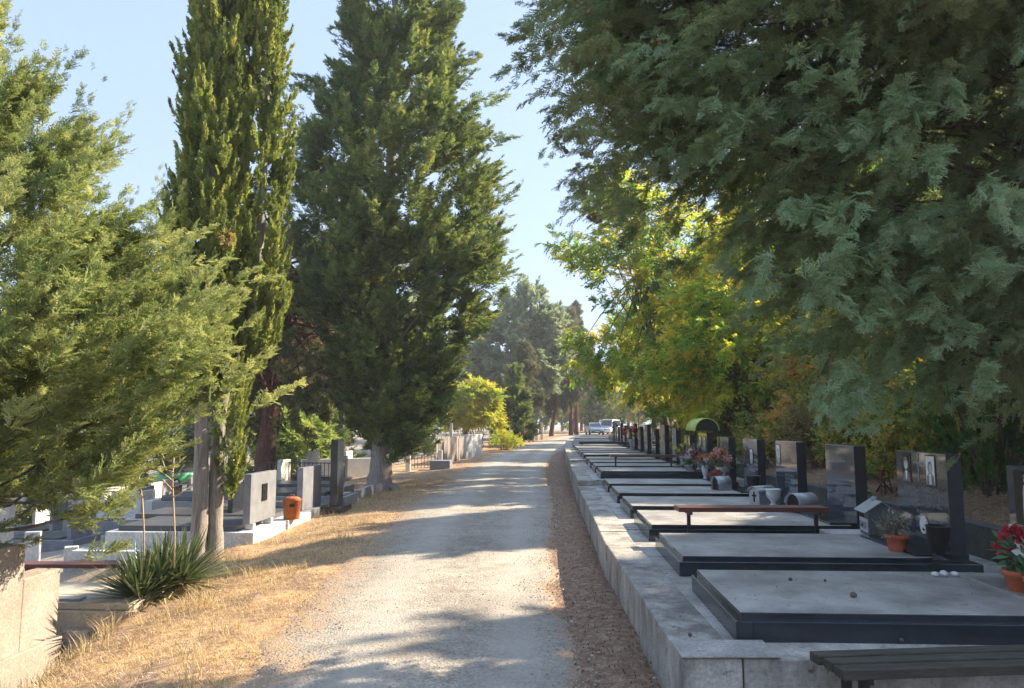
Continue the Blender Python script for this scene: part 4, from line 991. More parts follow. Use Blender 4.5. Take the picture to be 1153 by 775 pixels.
mb = MB(); trunk_tube(mb, [tb-[0, 0, .4], stem(1.5), stem(4), stem(6.5), stem(8.8)], [.26, .21, .16, .10, .03], 12)
for k, c in enumerate(C[::5]): limb(mb, stem(np.clip(c[2]+rng.uniform(-.9, .5), 1.2, 8.3)), c+np.array([.3,.2,.05]), .034, .006, .03, 10, 5, .14)
for (x, y, Y) in ((1050,118,6.6),(1090,165,6.7),(1060,175,6.5),(1085,70,6.6),(860,170,5.8)): limb(mb, stem(4.2+(120-y)*.012), atY(x, y, Y), .055, .02, -.04, 8, 7)
trunk_of(o, mb, 'bark')
for (px, py, Y, n_) in ((632,152,5.15,7),(668,247,5.35,9),(655,10,5.3,2),(740,48,5.2,3),(610,40,5.5,2),(872,20,5.2,2),(642,165,5.2,3)):
    for q in range(n_):
        c = atY(px+rng.normal()*5, py+rng.normal()*4, Y+rng.normal()*.03); local(MB().ball(c, rng.uniform(.013, .019), 6), o).build('cone', M['twig'], o)

# ------------------------------------------------------------------ twin-stemmed Italian cypress
rng = np.random.default_rng(23)
o = tree('italian_cypress', (-4.55, 11.3, on_ground(-4.55, 11.3)), 'tall narrow cypress with two pale bare trunks and a double column crown')
def column(ax, ay, prof, n, rng, s=.13, nsp=24, up=.95):
    zz = np.array([p[0] for p in prof]); rr = np.array([p[1] for p in prof])
    zt_ = rng.uniform(zz[0], zz[-1], n*3); keep = rng.random(n*3) < (np.interp(zt_, zz, rr)/rr.max()+.12); z = zt_[keep][:n]
    ph = rng.uniform(0, 2*PI, len(z)); lump = 1+.16*np.sin(ph*3+z*2.1)+.10*np.sin(ph*5-z*3.3)
    r = np.interp(z, zz, rr)*lump*rng.uniform(.45, .92, len(z))
    P0 = np.stack([ax(z)+r*np.cos(ph), ay+r*np.sin(ph), z-.25], 1)
    D = np.stack([np.cos(ph)*.26, np.sin(ph)*.26, np.full(len(z), up)], 1)+rng.normal(size=(len(z), 3))*.10
    return plumes(rng, SP_COL, P0, D, rng.uniform(.35, .7, len(z)), nsp, s, .50, .28, rng.random(len(z))*.6+.2)
A = column(lambda z: -4.78+.012*z, 11.2, [(2.1,.10),(2.6,.38),(3.6,.51),(5,.54),(6.5,.48),(8.3,.35),(10,.20),(12,.03)], 900, rng, .16)
B = column(lambda z: -4.10+.0*z, 11.6, [(2.7,.12),(3.1,.36),(4.2,.46),(6,.46),(8,.34),(10,.18),(11.3,.03)], 600, rng, .15)
Cc = column(lambda z: -4.30+.0*z, 11.42, [(.75,.05),(1.1,.15),(1.9,.20),(2.9,.24)], 130, rng, .09, 24)
crown_of(o, *A, 'L_col'); crown_of(o, *B, 'L_col'); crown_of(o, *Cc, 'L_col', 'stem_foliage')
mb = MB(); trunk_tube(mb, [(-4.70, 11.25, -.55), (-4.66, 11.25, 0), (-4.66, 11.22, 1.2), (-4.70, 11.2, 2.6), (-4.7, 11.2, 7), (-4.7, 11.2, 11)], [.17, .125, .105, .095, .07, .01], 12, 5, .10); trunk_of(o, mb, 'bark_pale')
mb = MB(); trunk_tube(mb, [(-4.47, 11.4, -.55), (-4.48, 11.4, 0), (-4.50, 11.42, 1.2), (-4.44, 11.5, 2.4), (-4.1, 11.7, 4), (-4.05, 11.75, 10)], [.17, .12, .10, .09, .07, .01], 12, 5, .10); trunk_of(o, mb, 'bark_pale')
mb = MB()
for k in range(9): z = 1.0+k*.2; limb(mb, (-4.66, 11.22, z), (-4.66+rng.normal()*.2, 11.2-.15, z+.12), .012, .004, 0, 3, 4)
c = atY(254, 268, 10.6); trunk_of(o, mb, 'bark_pale', 'dead_twigs')
V, F, T = leaf_cloud(rng, 60, (c[0], c[1]+.02, c[2]), .10, .09, -.2, .35); crown_of(o, V, F, T*.5+.5, 'L_brown', 'withered_spray')

# ------------------------------------------------------------------ big dark cypress
rng = np.random.default_rng(24)
poly = [(415,-190),(480,-190),(496,-60),(506,0),(512,80),(528,140),(545,160),(550,190),(560,225),(556,262),(562,300),(542,345),(528,378),(515,405),(500,440),(494,475),(470,508),(440,515),(410,490),(395,455),(384,405),(352,340),(336,268),(340,200),(345,150),(365,110),(382,60),(402,-40)]
tb = np.array([-3.62, 20.6, on_ground(-3.62, 20.6)]); o = tree('dark_cypress', tb, 'huge broad dark green cypress with shaggy branch tips, on the dry grass verge')
C = poly_volume(rng, poly, 430, 20.6, .85, .55)
per = 6; P0 = clustered(rng, C, per, .21)
out = unit(np.stack([P0[:, 0]+3.55, P0[:, 1]-20.6, np.full(len(P0), .35)], 1))
upz = np.clip((P0[:, 2]-2)/9, 0, 1)
D = out*.72+np.stack([np.zeros(len(P0)), np.zeros(len(P0)), .30+.45*upz], 1)+rng.normal(size=P0.shape)*.24
L = rng.uniform(.55, 1.15, len(P0))
V1 = plumes(rng, SP_MID, P0-unit(D)*(L*.5)[:, None], D, L, 22, .30, .75, .10, np.repeat(rng.random(len(C)), per)*.45+.1+rng.random(len(P0))*.3)
PA = []; DA = []; LA = []
for (px, py) in ((572,112),(578,150),(580,210),(577,250),(578,285),(585,300),(570,180),(560,330),(545,365),(328,85),(312,110),(318,150),(350,95),(372,35),(310,240),(330,330),(520,432),(530,400),(565,345)):
    for q in range(4):
        e = atY(px+rng.normal()*5, py+rng.normal()*8, 20.3+rng.normal()*.6); sx = 1 if px > 450 else -1
        d_ = unit(np.array([.8*sx, -.1, .35])+rng.normal(size=3)*.2); l_ = rng.uniform(.8, 1.5); PA.append(e-d_*l_); DA.append(d_); LA.append(l_)
V2 = plumes(rng, SP_MID, np.array(PA), np.array(DA), np.array(LA), 26, .24, .7, .1, rng.random(len(PA))*.6+.2)
V = np.vstack([V1[0], V2[0]]); F = np.vstack([V1[1], V2[1]+len(V1[0])]); crown_of(o, V, F, np.concatenate([V1[2], V2[2]]), 'L_dark')
mb = MB(); trunk_tube(mb, [tb-[0.02, 0, .5], tb+[0, 0, .15], tb+[.02, 0, 1.0], tb+[.1, 0, 4], tb+[.15, 0, 10], tb+[.15, 0, 15]], [.50, .36, .27, .22, .14, .02], 14, 5, .12)
for a_ in np.linspace(.3, 6, 6): mb.tube([tb+[.3*math.cos(a_), .3*math.sin(a_), .12], tb+[.62*math.cos(a_), .62*math.sin(a_), -.08], tb+[.9*math.cos(a_), .9*math.sin(a_), -.3]], [.12, .08, .03], 7, False)
for c in C[::5]: limb(mb, tb+[.12, 0, max(.9, c[2]-rng.uniform(.4, 1.5))], c, .045, .012, 0, 5, 5)
trunk_of(o, mb, 'bark_pale')

# ------------------------------------------------------------------ dead yucca stalks, yucca
rng = np.random.default_rng(25)
yc = np.array([-3.90, 8.02, on_ground(-3.90, 8.02)])
o = empty('yucca', yc, 0, 'spiky yucca clump with stiff green blades on the dry grass slope', 'plant')
def blade_mesh(rng, centres):
    V = []; F = []; T = []
    for (cx, cy, cz, n, Lm) in centres:
        for k in range(n):
            ph = rng.uniform(0, 2*PI); el = rng.uniform(-.08, 1.35); L = Lm*rng.uniform(.7, 1.1); w = rng.uniform(.010, .018); ti = rng.random()*.62
            if el < .22: ti = rng.uniform(.72, 1); el = rng.uniform(-.25, .2)
            d = np.array([math.cos(ph)*math.cos(el), math.sin(ph)*math.cos(el), math.sin(el)]); s = unit(np.cross(d, [0, 0, 1.0])); nrm = np.cross(s, d); base = np.array([cx, cy, cz])+d*.05
            b = len(V); bend = rng.uniform(.0, .16)*L
            for j, (t, ww) in enumerate(((0, .8), (.3, 1.15), (.65, .85), (1, .02))):
                p = base+d*L*t-np.array([0, 0, 1])*bend*t*t
                V.extend([p+s*w*ww, p-nrm*w*ww*.45, p-s*w*ww])
            for j in range(3):
                for q in (0, 1): F.append([b+j*3+q, b+j*3+q+1, b+(j+1)*3+q+1, b+(j+1)*3+q]); T.append(ti)
    return np.array(V), np.array(F), np.array(T)
V, F, T = blade_mesh(rng, [(0, 0, .10, 190, .62), (.26, .38, .20, 190, .64), (.12, .2, .2, 110, .62)])
np_mesh('blades', V, F, M['L_yucca'], o, T)
mb = MB()
for (bx, by, pts) in ((-.1, .1, [(162,640),(160,560),(157,535)]), (.2, .1, [(196,640),(195,560),(196,515)])):
    P = [atY(a_, b_, 7.95) for a_, b_ in pts]; P = [tuple(p-yc) for p in P]; mb.tube([P[0], tuple(np.array(P[0])*.5+np.array(P[1])*.5+[.012, 0, 0]), P[1], tuple(np.array(P[1])*.5+np.array(P[2])*.5+[-.014, 0, 0]), P[2]], [.009, .009, .010, .009, .006], 6)
    top_ = np.array(P[-1]); low_ = np.array(P[1])
    for k in range(8):
        t = k/8; q = low_+(top_-low_)*t; mb.tube([q, q+[(-1)**k*rng.uniform(.05, .10), rng.normal()*.05, rng.uniform(.02, .06)], q+[(-1)**k*rng.uniform(.10, .2), rng.normal()*.06, rng.uniform(.08, .16)]], [.008, .006, .003], 5, False)
mb.build('flower_stalk', M['straw_stalk'], o)

# ------------------------------------------------------------------ generic trees for the middle and far ground
def cone_tree(name, base, label, H, R, mat, tmp, s, n=150, per=4, bark='bark', z0=.12, trunk_r=.2, droop=0.0, group=None, seed=1, nsp=18, Lr=(.6, 1.2), power=.8, cat='tree'):
    rng = np.random.default_rng(seed); base = np.array(base, float); o = tree(name, base, label, cat, group)
    h = rng.random(n)**.85; z = H*(z0+(1-z0)*h); rmax = R*np.clip(1-h, .03, 1)**power*np.clip(h*9+.45, 0, 1)*(1+.22*np.sin(z*2.3))
    ph = rng.uniform(0, 2*PI, n); r = rmax*rng.uniform(.45, 1.0, n)**.7
    C = base+np.stack([r*np.cos(ph), r*np.sin(ph), z], 1); P0 = clustered(rng, C, per, .12*R/2)
    out = unit(np.stack([P0[:, 0]-base[0], P0[:, 1]-base[1], np.full(len(P0), .3)], 1)); D = out*.8+np.array([0, 0, .25-droop])+rng.normal(size=P0.shape)*.25
    L = rng.uniform(*Lr, len(P0))
    V, F, T = plumes(rng, tmp, P0-unit(D)*(L*.5)[:, None], D, L, nsp, s, .8, .08, np.repeat(rng.random(n), per)*.5+.1+rng.random(len(P0))*.3)
    crown_of(o, V, F, T, mat)
    mb = MB(); trunk_tube(mb, [base-[0, 0, .4], base+[0, 0, .1*H], base+[.1, 0, .5*H], base+[.1, 0, .95*H]], [trunk_r*1.25, trunk_r, trunk_r*.6, .02], 10)
    for c in C[::3]: limb(mb, base+[.05, 0, max(.4, c[2]-base[2]-.15*R)], c, .03+.01*R/2, .01, 0, 4, 4)
    trunk_of(o, mb, bark); return o
def round_tree(name, base, label, crown_c, radii, mat, tmp, s, n=130, per=5, bark='bark', trunk_r=.18, group=None, seed=1, nsp=9, Lr=(.5, 1.1), C=None, stemtop=None, droop=.1, cat='tree', spread=.9, limbs=2):
    rng = np.random.default_rng(seed); base = np.array(base, float); o = tree(name, base, label, cat, group); cc = np.array(crown_c, float)
    if C is None:
        u = unit(rng.normal(size=(n, 3))); C = cc+u*np.array(radii)*(rng.uniform(.35, 1.0, (n, 1))**.6)
    n = len(C); P0 = clustered(rng, C, per, .28)
    D = unit(P0-cc+np.array([0, 0, .3]))*.8+np.array([0, 0, .15])+rng.normal(size=P0.shape)*.35
    L = rng.uniform(*Lr, len(P0))
    V, F, T = plumes(rng, tmp, P0-unit(D)*(L*.5)[:, None], D, L, nsp, s, spread, -droop, np.repeat(rng.random(n), per)*.55+rng.random(len(P0))*.4)
    crown_of(o, V, F, T, mat)
    st = np.array(stemtop if stemtop is not None else cc, float); mid = base+(st-base)*.5+np.array([.12, .05, 0])
    mb = MB(); trunk_tube(mb, [base-[0, 0, .4], base+(st-base)*.12, mid, st], [trunk_r*1.3, trunk_r, trunk_r*.75, trunk_r*.35], 9)
    for c in C[::limbs]:
        t = rng.uniform(.35, .95); q = base+(st-base)*t; limb(mb, q, c, .02+.12*trunk_r, .008, .05, 5, 5)
    trunk_of(o, mb, bark); return o
def gb(x, y): return (x, y, on_ground(x, y))

# ash-like tree with yellowing leaves on the right
poly = [(655,225),(700,200),(735,208),(790,205),(840,260),(870,340),(840,420),(800,450),(750,468),(715,452),(675,438),(640,418),(640,395),(632,372),(668,352),(680,330),(655,318),(632,290),(648,262),(668,258)]
Cb = poly_volume(np.random.default_rng(31), poly, 190, 30, .8, .8)
round_tree('ash_tree', gb(6.9, 33), 'leaning broadleaf tree with green and yellow autumn leaves overhanging the far graves', atY(740, 360, 31.5), (4, 4, 4), 'L_broad', COMP, .46, C=Cb, per=5, nsp=9, Lr=(.6, 1.3), trunk_r=.2, seed=31, stemtop=atY(715, 290, 31), droop=.3, limbs=3)
# second, lower yellow tree nearer the camera
poly = [(775,330),(830,330),(900,370),(930,400),(925,455),(880,470),(820,480),(770,470),(750,430),(752,370)]
Cb = poly_volume(np.random.default_rng(32), poly, 90, 20.5, .9, .8)
round_tree('ash_tree', gb(6.6, 20.5), 'lower yellow and green broadleaf tree behind the headstones, partly under the blue-green cypress', atY(840, 410, 20.5), (2, 2, 2), 'L_broad', COMP, .36, C=Cb, per=5, nsp=9, trunk_r=.12, seed=32, droop=.25)
# ------------------------------------------------------------------ thuja and shrubs on the right bank
rng = np.random.default_rng(41)
def bush(name, base, label, radii, mat, tmp, s, seed, n=46, per=5, nsp=9, group=None, lift=.55, stemmat='twig', cat='shrub'):
    cc = np.array(base)+np.array([0, 0, radii[2]*lift+.15]); rg = np.random.default_rng(seed)
    u = unit(rg.normal(size=(n, 3))); u[:, 2] = np.abs(u[:, 2])*1.2-.35; C = cc+u*np.array(radii)*(rg.uniform(.3, 1.0, (n, 1))**.6)
    o = tree(name, base, label, cat, group); P0 = clustered(rg, C, per, .14)
    D = unit(P0-cc+np.array([0, 0, .4]))*.8+np.array([0, 0, .2])+rg.normal(size=P0.shape)*.4; L = rg.uniform(.3, .7, len(P0))
    V, F, T = plumes(rg, tmp, P0-unit(D)*(L*.5)[:, None], D, L, nsp, s, .9, -.05, np.repeat(rg.random(n), per)*.6+rg.random(len(P0))*.4); crown_of(o, V, F, T, mat, 'foliage')
    mb = MB()
    for c in C[::2]: limb(mb, np.array(base)+[rg.normal()*.15, rg.normal()*.15, -.1], c, .016, .005, .03, 5, 4)
    trunk_of(o, mb, stemmat, 'stems'); return o
# upright dark thuja
o = tree('thuja_hedge', gb(5.38, 8.7), 'very dark upright evergreen right of the two-portrait headstone, bright green at its left edge', 'shrub')
n = 260; ph = rng.uniform(0, 2*PI, n); z = rng.uniform(.0, 2.3, n); r = np.interp(z, [0, .6, 1.6, 2.3], [.62, .72, .62, .2])*rng.uniform(.5, 1, n)
b0 = np.array(o.location); P0 = b0+np.stack([.25+r*np.cos(ph)*1.05, r*np.sin(ph)*.8, z], 1)
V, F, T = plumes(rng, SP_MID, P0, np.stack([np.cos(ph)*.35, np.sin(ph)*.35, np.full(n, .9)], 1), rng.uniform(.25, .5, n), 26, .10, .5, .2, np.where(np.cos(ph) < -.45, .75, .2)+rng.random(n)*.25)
crown_of(o, V, F, T, 'L_thuja'); mb = MB()
for k in range(14): a_ = k*.45; limb(mb, b0+[.25+.1*math.cos(a_), .1*math.sin(a_), -.1], b0+[.25+.5*math.cos(a_), .4*math.sin(a_), 1.2+.07*k], .02, .006)
trunk_of(o, mb, 'bark', 'trunk')
o = bush('bank_shrub', gb(7.2, 9.8), 'bare thin-twigged brownish shrub on the bank behind the plain wide headstone', (.9, 1.1, 1.2), 'L_brown', LEAF, .10, 51, 40, 4, 6)
bl = [
 (6.35, 10.9, (.75, .9, .95), 'L_bush', .14, 'low yellow-green shrub on the bank just behind the third headstone'),
 (6.9, 12.9, (1.1, 1.2, 1.5), 'L_bush', .16, 'leafy green shrub rising behind the fourth headstone'),
 (6.2, 14.9, (.7, .9, .9), 'L_bush', .15, 'bright green low shrub behind the fifth and sixth headstones'),
 (7.3, 16.6, (1.3, 1.4, 1.9), 'L_bush', .17, 'tall green and brownish shrub behind the pale-looking headstone'),
 (6.9, 20.0, (1.1, 1.5, 1.5), 'L_brown', .18, 'brown shrub behind the green arched canopy'),
 (8.6, 11.6, (1.4, 1.6, 2.0), 'L_bush', .17, 'tall yellowing shrub on the bank under the overhanging blue-green cypress'),
 (9.3, 14.5, (1.6, 1.8, 2.5), 'L_bush', .2, 'large mixed green and yellow shrub higher on the bank'),
 (9.6, 19.0, (1.8, 1.9, 2.8), 'L_bush', .22, 'big green shrub on the bank behind the green arched canopy'),
 (7.0, 24.5, (1.2, 1.6, 1.6), 'L_bush', .2, 'dark green shrub behind the headstones past the green canopy'),
 (8.3, 28.0, (1.4, 1.8, 2.0), 'L_brown', .24, 'orange-brown shrub in front of the leaning broadleaf tree'),
 (6.15, 9.75, (.5, .5, .5), 'L_bush', .12, 'small leafy green shrub on the bank between the two nearest full headstones'),
 (6.0, 12.1, (.55, .6, .6), 'L_bush', .13, 'small shrub with green leaves just behind the third headstone gap'),
]
for k, (x, y, rr_, mt, s, lab) in enumerate(bl): bush('bank_shrub', gb(x, y), lab, rr_, mt, LEAF if k % 3 else COMP, s*(1.5 if k % 3 == 0 else 1.25), 60+k, int(30+18*rr_[0]*rr_[2]), 5, 9, 'shrubs on the right bank')
# one low leafy shrub behind each gap between headstones
for k in range(1, 10):
    yb = 4.63+PITCH_Y*(k+2)-.35+random.uniform(-.2, .2); xb_ = backX(yb)+random.uniform(.45, .8)
    bush('bank_shrub', gb(xb_, yb), 'low leafy shrub on the bank just behind the '+ORD[k+2]+' headstone of the row', (.42+.03*k, .6, .42+.05*k+random.uniform(0, .15)), 'L_bush' if k % 3 else 'L_brown', LEAF, .13+.008*k, 300+k, 26, 5, 9, 'shrubs on the right bank')
# yellow shrub on the left, cypress beside it
rg = np.random.default_rng(71)
bush('yellow_shrub', gb(-2.35, 50), 'glowing yellow-green bushy sapling behind the grey board fence', (1.75, 1.6, 2.3), 'L_yellow', COMP, .62, 71, 90, 5, 8, None, 1.0, 'bark', 'tree')
bush('yellow_shrub', gb(-8.6, 30), 'pale lime-green shrub behind the dark iron railing', (1.5, 1.4, 1.5), 'L_lime', COMP, .45, 72, 60, 5, 8, None, .9)
bush('yellow_shrub', gb(-.5, 47), 'low orange-yellow weeds at the road edge under the glowing sapling', (1.2, 1.6, .7), 'L_yellow', LEAF, .2, 73, 40, 5, 9, None, .5)
cone_tree('young_cypress', gb(.2, 56), 'small dense dark cypress beside the glowing yellow-green sapling', 5.6, 1.7, 'L_dark', SP_FAR, .4, 130, 4, seed=74, z0=.05, nsp=14, trunk_r=.12)
# cedar and pines at the bend
pc = [(534,430),(536,390),(548,355),(572,330),(598,320),(622,335),(634,365),(632,410),(612,445),(580,462),(550,455)]
round_tree('cedar_tree', gb(1.2, 74), 'tall pale hazy blue-green cedar with a rounded top at the end of the road', atY(585, 400, 74), (4, 4, 4), 'L_cedar', SP_FAR, .8, C=poly_volume(np.random.default_rng(75), pc, 150, 74, .8, .7), per=6, nsp=16, Lr=(1.0, 2.0), bark='bark_red', trunk_r=.3, seed=75, droop=-.1, limbs=3)
pc = [(600,390),(625,370),(650,365),(665,400),(660,445),(640,462),(612,468),(598,440)]
round_tree('pine_tree', gb(4.4, 84), 'brownish loose pine beside the pale hazy cedar at the bend', atY(630, 420, 84), (4, 4, 4), 'L_pine', TUFT, .6, C=poly_volume(np.random.default_rng(76), pc, 80, 84, .8, .7), per=6, nsp=14, Lr=(.8, 1.6), bark='bark_red', trunk_r=.25, seed=76, limbs=2)
for k, (px, Y) in enumerate(((643, 88), (649, 90))):
    x = atY(px, 490, Y)[0]
    cone_tree('pine_tree', gb(x, Y), ('left', 'right')[k]+' of two slim reddish pine trunks standing together where the road bends', 15+k, 2.6, 'L_pine', TUFT, .5, 90, 4, 'bark_red', .38, seed=77+k, nsp=14, trunk_r=.26)
for k, px in enumerate((589, 592)):
    x = atY(px, 495, 66+k)[0]
    cone_tree('pine_tree', gb(x, 66+k), ('left', 'right')[k]+' of two slim reddish trunks next to the far pale posts', 8.5, 1.8, 'L_pine', TUFT, .42, 70, 4, 'bark_red', .35, seed=79+k, nsp=12, trunk_r=.2)
# dark pine on the left with red trunk
o = round_tree('pine_tree', gb(-7.3, 22), 'dark pine with a thick reddish trunk between the twin pale trunks and the big cypress', (-7.3, 22.5, 5.2), (3.8, 3.0, 3.8), 'L_pine', TUFT, .24, 130, 5, 'bark_red', .30, None, 81, 14, stemtop=(-7.1, 22.2, 7.5), droop=.1, limbs=1)
# further trees, copied from a few builds
FG = 'trees in the wood behind the cemetery'
far_spec = [
 ('pine_tree', lambda: round_tree('pine_tree', (0, 0, 0), None, (0, 0, 6.5), (3.6, 3.6, 3.6), 'L_pine', TUFT, .38, 120, 5, 'bark_red', .26, FG, 91, 12, stemtop=(.2, 0, 8)), 'dark loose pine among the wood behind the left cemetery'),
 ('broadleaf_tree', lambda: round_tree('broadleaf_tree', (0, 0, 0), None, (0, 0, 6.5), (3.8, 3.8, 4.4), 'L_broad', LEAF, .50, 130, 5, 'bark', .2, FG, 92, 12, stemtop=(.1, 0, 7.5)), 'green and yellow broadleaf tree in the wood along the right side'),
 ('cedar_tree', lambda: cone_tree('cedar_tree', (0, 0, 0), None, 12, 3.6, 'L_cedar', SP_FAR, .6, 150, 4, 'bark_red', .1, .2, 0, FG, 93, 14), 'pale green conifer in the wood behind the cemetery'),
 ('cypress_tree', lambda: cone_tree('cypress_tree', (0, 0, 0), None, 9, 2.0, 'L_dark', SP_FAR, .42, 130, 4, 'bark', .05, .15, 0, FG, 94, 14), 'dark dense conifer in the wood behind the cemetery'),
]
rl = random.Random(5); protos = {}; placed = []
def put(kind, x, y, s):
    nm, fn, lab = far_spec[kind]
    if kind not in protos: o = fn(); protos[kind] = o
    else: o = copy_tree(protos[kind])
    placed.append((kind, x, y, o)); o['category'] = 'tree'; o['group'] = FG
    o.location = (x, y, on_ground(x, y)); o.rotation_euler = (0, 0, rl.uniform(0, 6.28)); o.scale = (s*rl.uniform(.9, 1.1), s*rl.uniform(.9, 1.1), s)
# left wood
for (k, x, y, s) in ((0,-11,34,1.0),(2,-16,30,.9),(0,-20,40,1.0),(3,-14,44,.9),(2,-8,56,1.0),(0,-24,52,1.15),(3,-10.5,63,1.1),(0,-17,66,1.2),(2,-26,72,1.2),(0,-5,80,1.1),(2,-12,92,1.25),(0,-22,95,1.3),(3,-32,60,1.1),(0,-36,84,1.4),(2,-45,70,1.4),(2,-14,120,1.4),(0,-2,108,1.2),(3,-16,24,.75),(0,-27,33,1.0),(3,-6.2,46,.8),(3,-9.5,38,.7),(1,-7.5,66,.8),(3,-12,52,.9)):
    put(k, x, y, s)
# end of the road
for (k, x, y, s) in ((2,4,104,1.0),(0,10,124,1.1),(3,15,118,1.0),(2,20,128,1.2),(2,2,140,1.4),(3,24,108,1.0),(3,12.5,108,1.1),(1,14.2,112,.9),(3,16,116,1.2),(2,14,150,1.5),(0,40,118,1.3),(1,6,116,.5),(3,0,118,.7),(1,19,112,.55),(1,11,112,.45),(3,26,128,.9),(3,9,134,1.0)):
    put(k, x, y, s)
# right bank
for (k, x, y, s) in ((3,10.8,22.5,.9),(3,9.5,40,.9),(1,9.0,47,.8),(3,11.5,54,.9),(1,19,34,.6),(0,15.5,44,1.1),(0,14.0,19.5,.9),(1,16,60,1.0),(3,14.5,70,1.0),(0,22,34,1.0),(0,28,94,1.3),(0,18.5,16,.62),(0,15.5,8,.7),(3,24,24,.9),(1,28,44,1.2),(3,9.6,16.5,1.0),(1,9.6,24.5,.9),(3,12.6,11.2,.85),(3,13.5,13,.9),(3,11.4,19.5,.9),(1,17,12,.9),(0,15,6,.8)):
    put(k, x, y, s)

NTH = ['nearest', 'second nearest', 'third nearest', 'fourth nearest', 'fifth nearest', 'sixth nearest', 'seventh nearest', 'eighth nearest', 'ninth nearest', 'tenth nearest', 'eleventh nearest', 'twelfth nearest']
def zone(x, y):
    px = CX+F_PX*x/y
    for lim, ph in ((170, 'behind the feathery cypress'), (335, 'behind the twin pale trunks'), (500, 'behind the huge dark cypress'), (605, 'beyond the glowing sapling'), (680, 'beyond the parked cars'), (770, 'behind the leaning ash tree'), (960, 'above the lower yellow tree'), (9999, 'behind the large blue-green cypress')):
        if px < lim: return ph
seen = {}
for kind, x, y, o in sorted(placed, key=lambda q: q[2]):
    z = zone(x, y); k = seen.get((kind, z), 0); seen[(kind, z)] = k+1
    o['label'] = NTH[k]+' '+('dark loose pine', 'green and yellow broadleaf tree', 'pale green conifer', 'dark dense conifer')[kind]+' of the wood, '+z
seen = {}
for kind, g in sorted(low_graves, key=lambda q: q[1].location[1]):
    z = zone(g.location[0], g.location[1]); k = seen.get((kind, z), 0); seen[(kind, z)] = k+1
    g['label'] = NTH[k]+' '+('grey kerbed grave with a grey headstone', 'dark kerbed grave with a black headstone', 'concrete kerbed grave with a white headstone')[kind]+', '+z

# ------------------------------------------------------------------ cars
def car(name, loc, rz, label, paint, van=False):
    o = empty(name, loc, rz, label, 'car')
    W = .86 if not van else .92; Lc = 2.1 if not van else 2.4; Ht = 1.44 if not van else 1.85
    # stations along y (front at -y): (y, half width, z bottom, z top)
    body = [(-Lc,.62*W,.34,.62),(-Lc+.12,.88*W,.22,.74),(-Lc+.5,.98*W,.20,.84),(-.8,1*W,.20,.94),(.6,1*W,.20,.96),(Lc-.5,.99*W,.20,.98),(Lc-.08,.9*W,.28,.92),(Lc,.7*W,.38,.78)]
    def loft(st, mb):
        ring = []
        for (y, w, zb, zt_) in st:
            r = min(.10, (zt_-zb)*.3); ring.append([(-w+r, y, zb), (w-r, y, zb), (w, y, zb+r), (w, y, zt_-r*1.4), (w-r, y, zt_), (-w+r, y, zt_), (-w, y, zt_-r*1.4), (-w, y, zb+r)])
        vs = [p for q in ring for p in q]; n = 8; fs = [(i*n+k, i*n+(k+1) % n, (i+1)*n+(k+1) % n, (i+1)*n+k) for i in range(len(st)-1) for k in range(n)]
        mb.add(vs, fs+[tuple(range(n))[::-1], tuple(range((len(st)-1)*n, len(st)*n))], True); return mb
    loft(body, MB()).build('body', paint, o, .02)
    y0, y1, y2, y3 = (-1.05, -.25, 1.15, Lc-.25) if not van else (-1.75, -.95, 2.0, Lc-.1); zb = .93
    def cab(w0, w1): return [(-w0, y0, zb), (w0, y0, zb), (w0, y3, zb+.02), (-w0, y3, zb+.02), (-w1, y1, Ht), (w1, y1, Ht), (w1, y2, Ht-.03), (-w1, y2, Ht-.03)]
    MB().add(cab(.93*W, .74*W), [(4,5,6,7),(0,1,5,4),(1,2,6,5),(2,3,7,6),(3,0,4,7)]).build('cabin', paint, o, .05)
    def quad(name_, a, mat): MB().add(a, [(0,1,2,3)]).build(name_, mat, o)
    f = lambda t, w, dy=-.025: (w*(.93*W+(.74*W-.93*W)*t), y0+(y1-y0)*t+dy, zb+(Ht-zb)*t+.012)
    quad('windshield', [f(.10,-.9), f(.10,.9), f(.90,.88), f(.90,-.88)], M['glass'])
    for s in (-1, 1):
        g = lambda t, yy: (s*((.93+(.74-.93)*t)*W+.012), yy, zb+(Ht-zb)*t)
        quad('side_window', [g(.12, y0+.35), g(.12, y3-.35), g(.88, y2-.1), g(.88, y1+.12)], M['glass'])
        MB().ball((s*.62*W, -Lc+.10, .66), .12, 8, 1.25, .55, .8).build('headlight', M['lens'], o)
        MB().box(s*W-.02, y0+.2, .98, s*W+s*.16, y0+.32, 1.10).build('wing_mirror', paint, o, .02)
        for yy in (-Lc+.78, Lc-.78):
            t = MB(); c = 18; prof = [(.20,-.09),(.29,-.10),(.315,-.06),(.315,.06),(.29,.10),(.20,.09)]
            t.lathe(prof, n=c); t.v = [(s*(W-.06)+z, yy+x, .31+y_) for x, y_, z in t.v]; tw = t.build('wheel', M['rubber'], o)
            h = MB(); h.lathe([(.02,-.102),(.19,-.095),(.20,.0),(.19,.095),(.02,.102)], n=12); h.v = [(s*(W-.06)+z, yy+x, .31+y_) for x, y_, z in h.v]; h.build('rim', M['steel'], tw)
    MB().box(-.42*W, -Lc-.012, .52, .42*W, -Lc+.08, .62).build('grille', M['plastic_black'], o, .01)
    MB().box(-.80*W, -Lc-.03, .26, .80*W, -Lc+.2, .44).build('bumper', M['plastic_black'] if not van else paint, o, .04)
    MB().box(-.26, -Lc-.045, .34, .26, -Lc-.031, .45).build('number_plate', M['plaque_white'], o)
    return o
x = atY(669.5, 488, 90)[0]; car('parked_car', (x, 90, on_ground(x, 90)+.02), .05, 'pale silver car facing the camera at the far end of the road', M['paint_silver'])
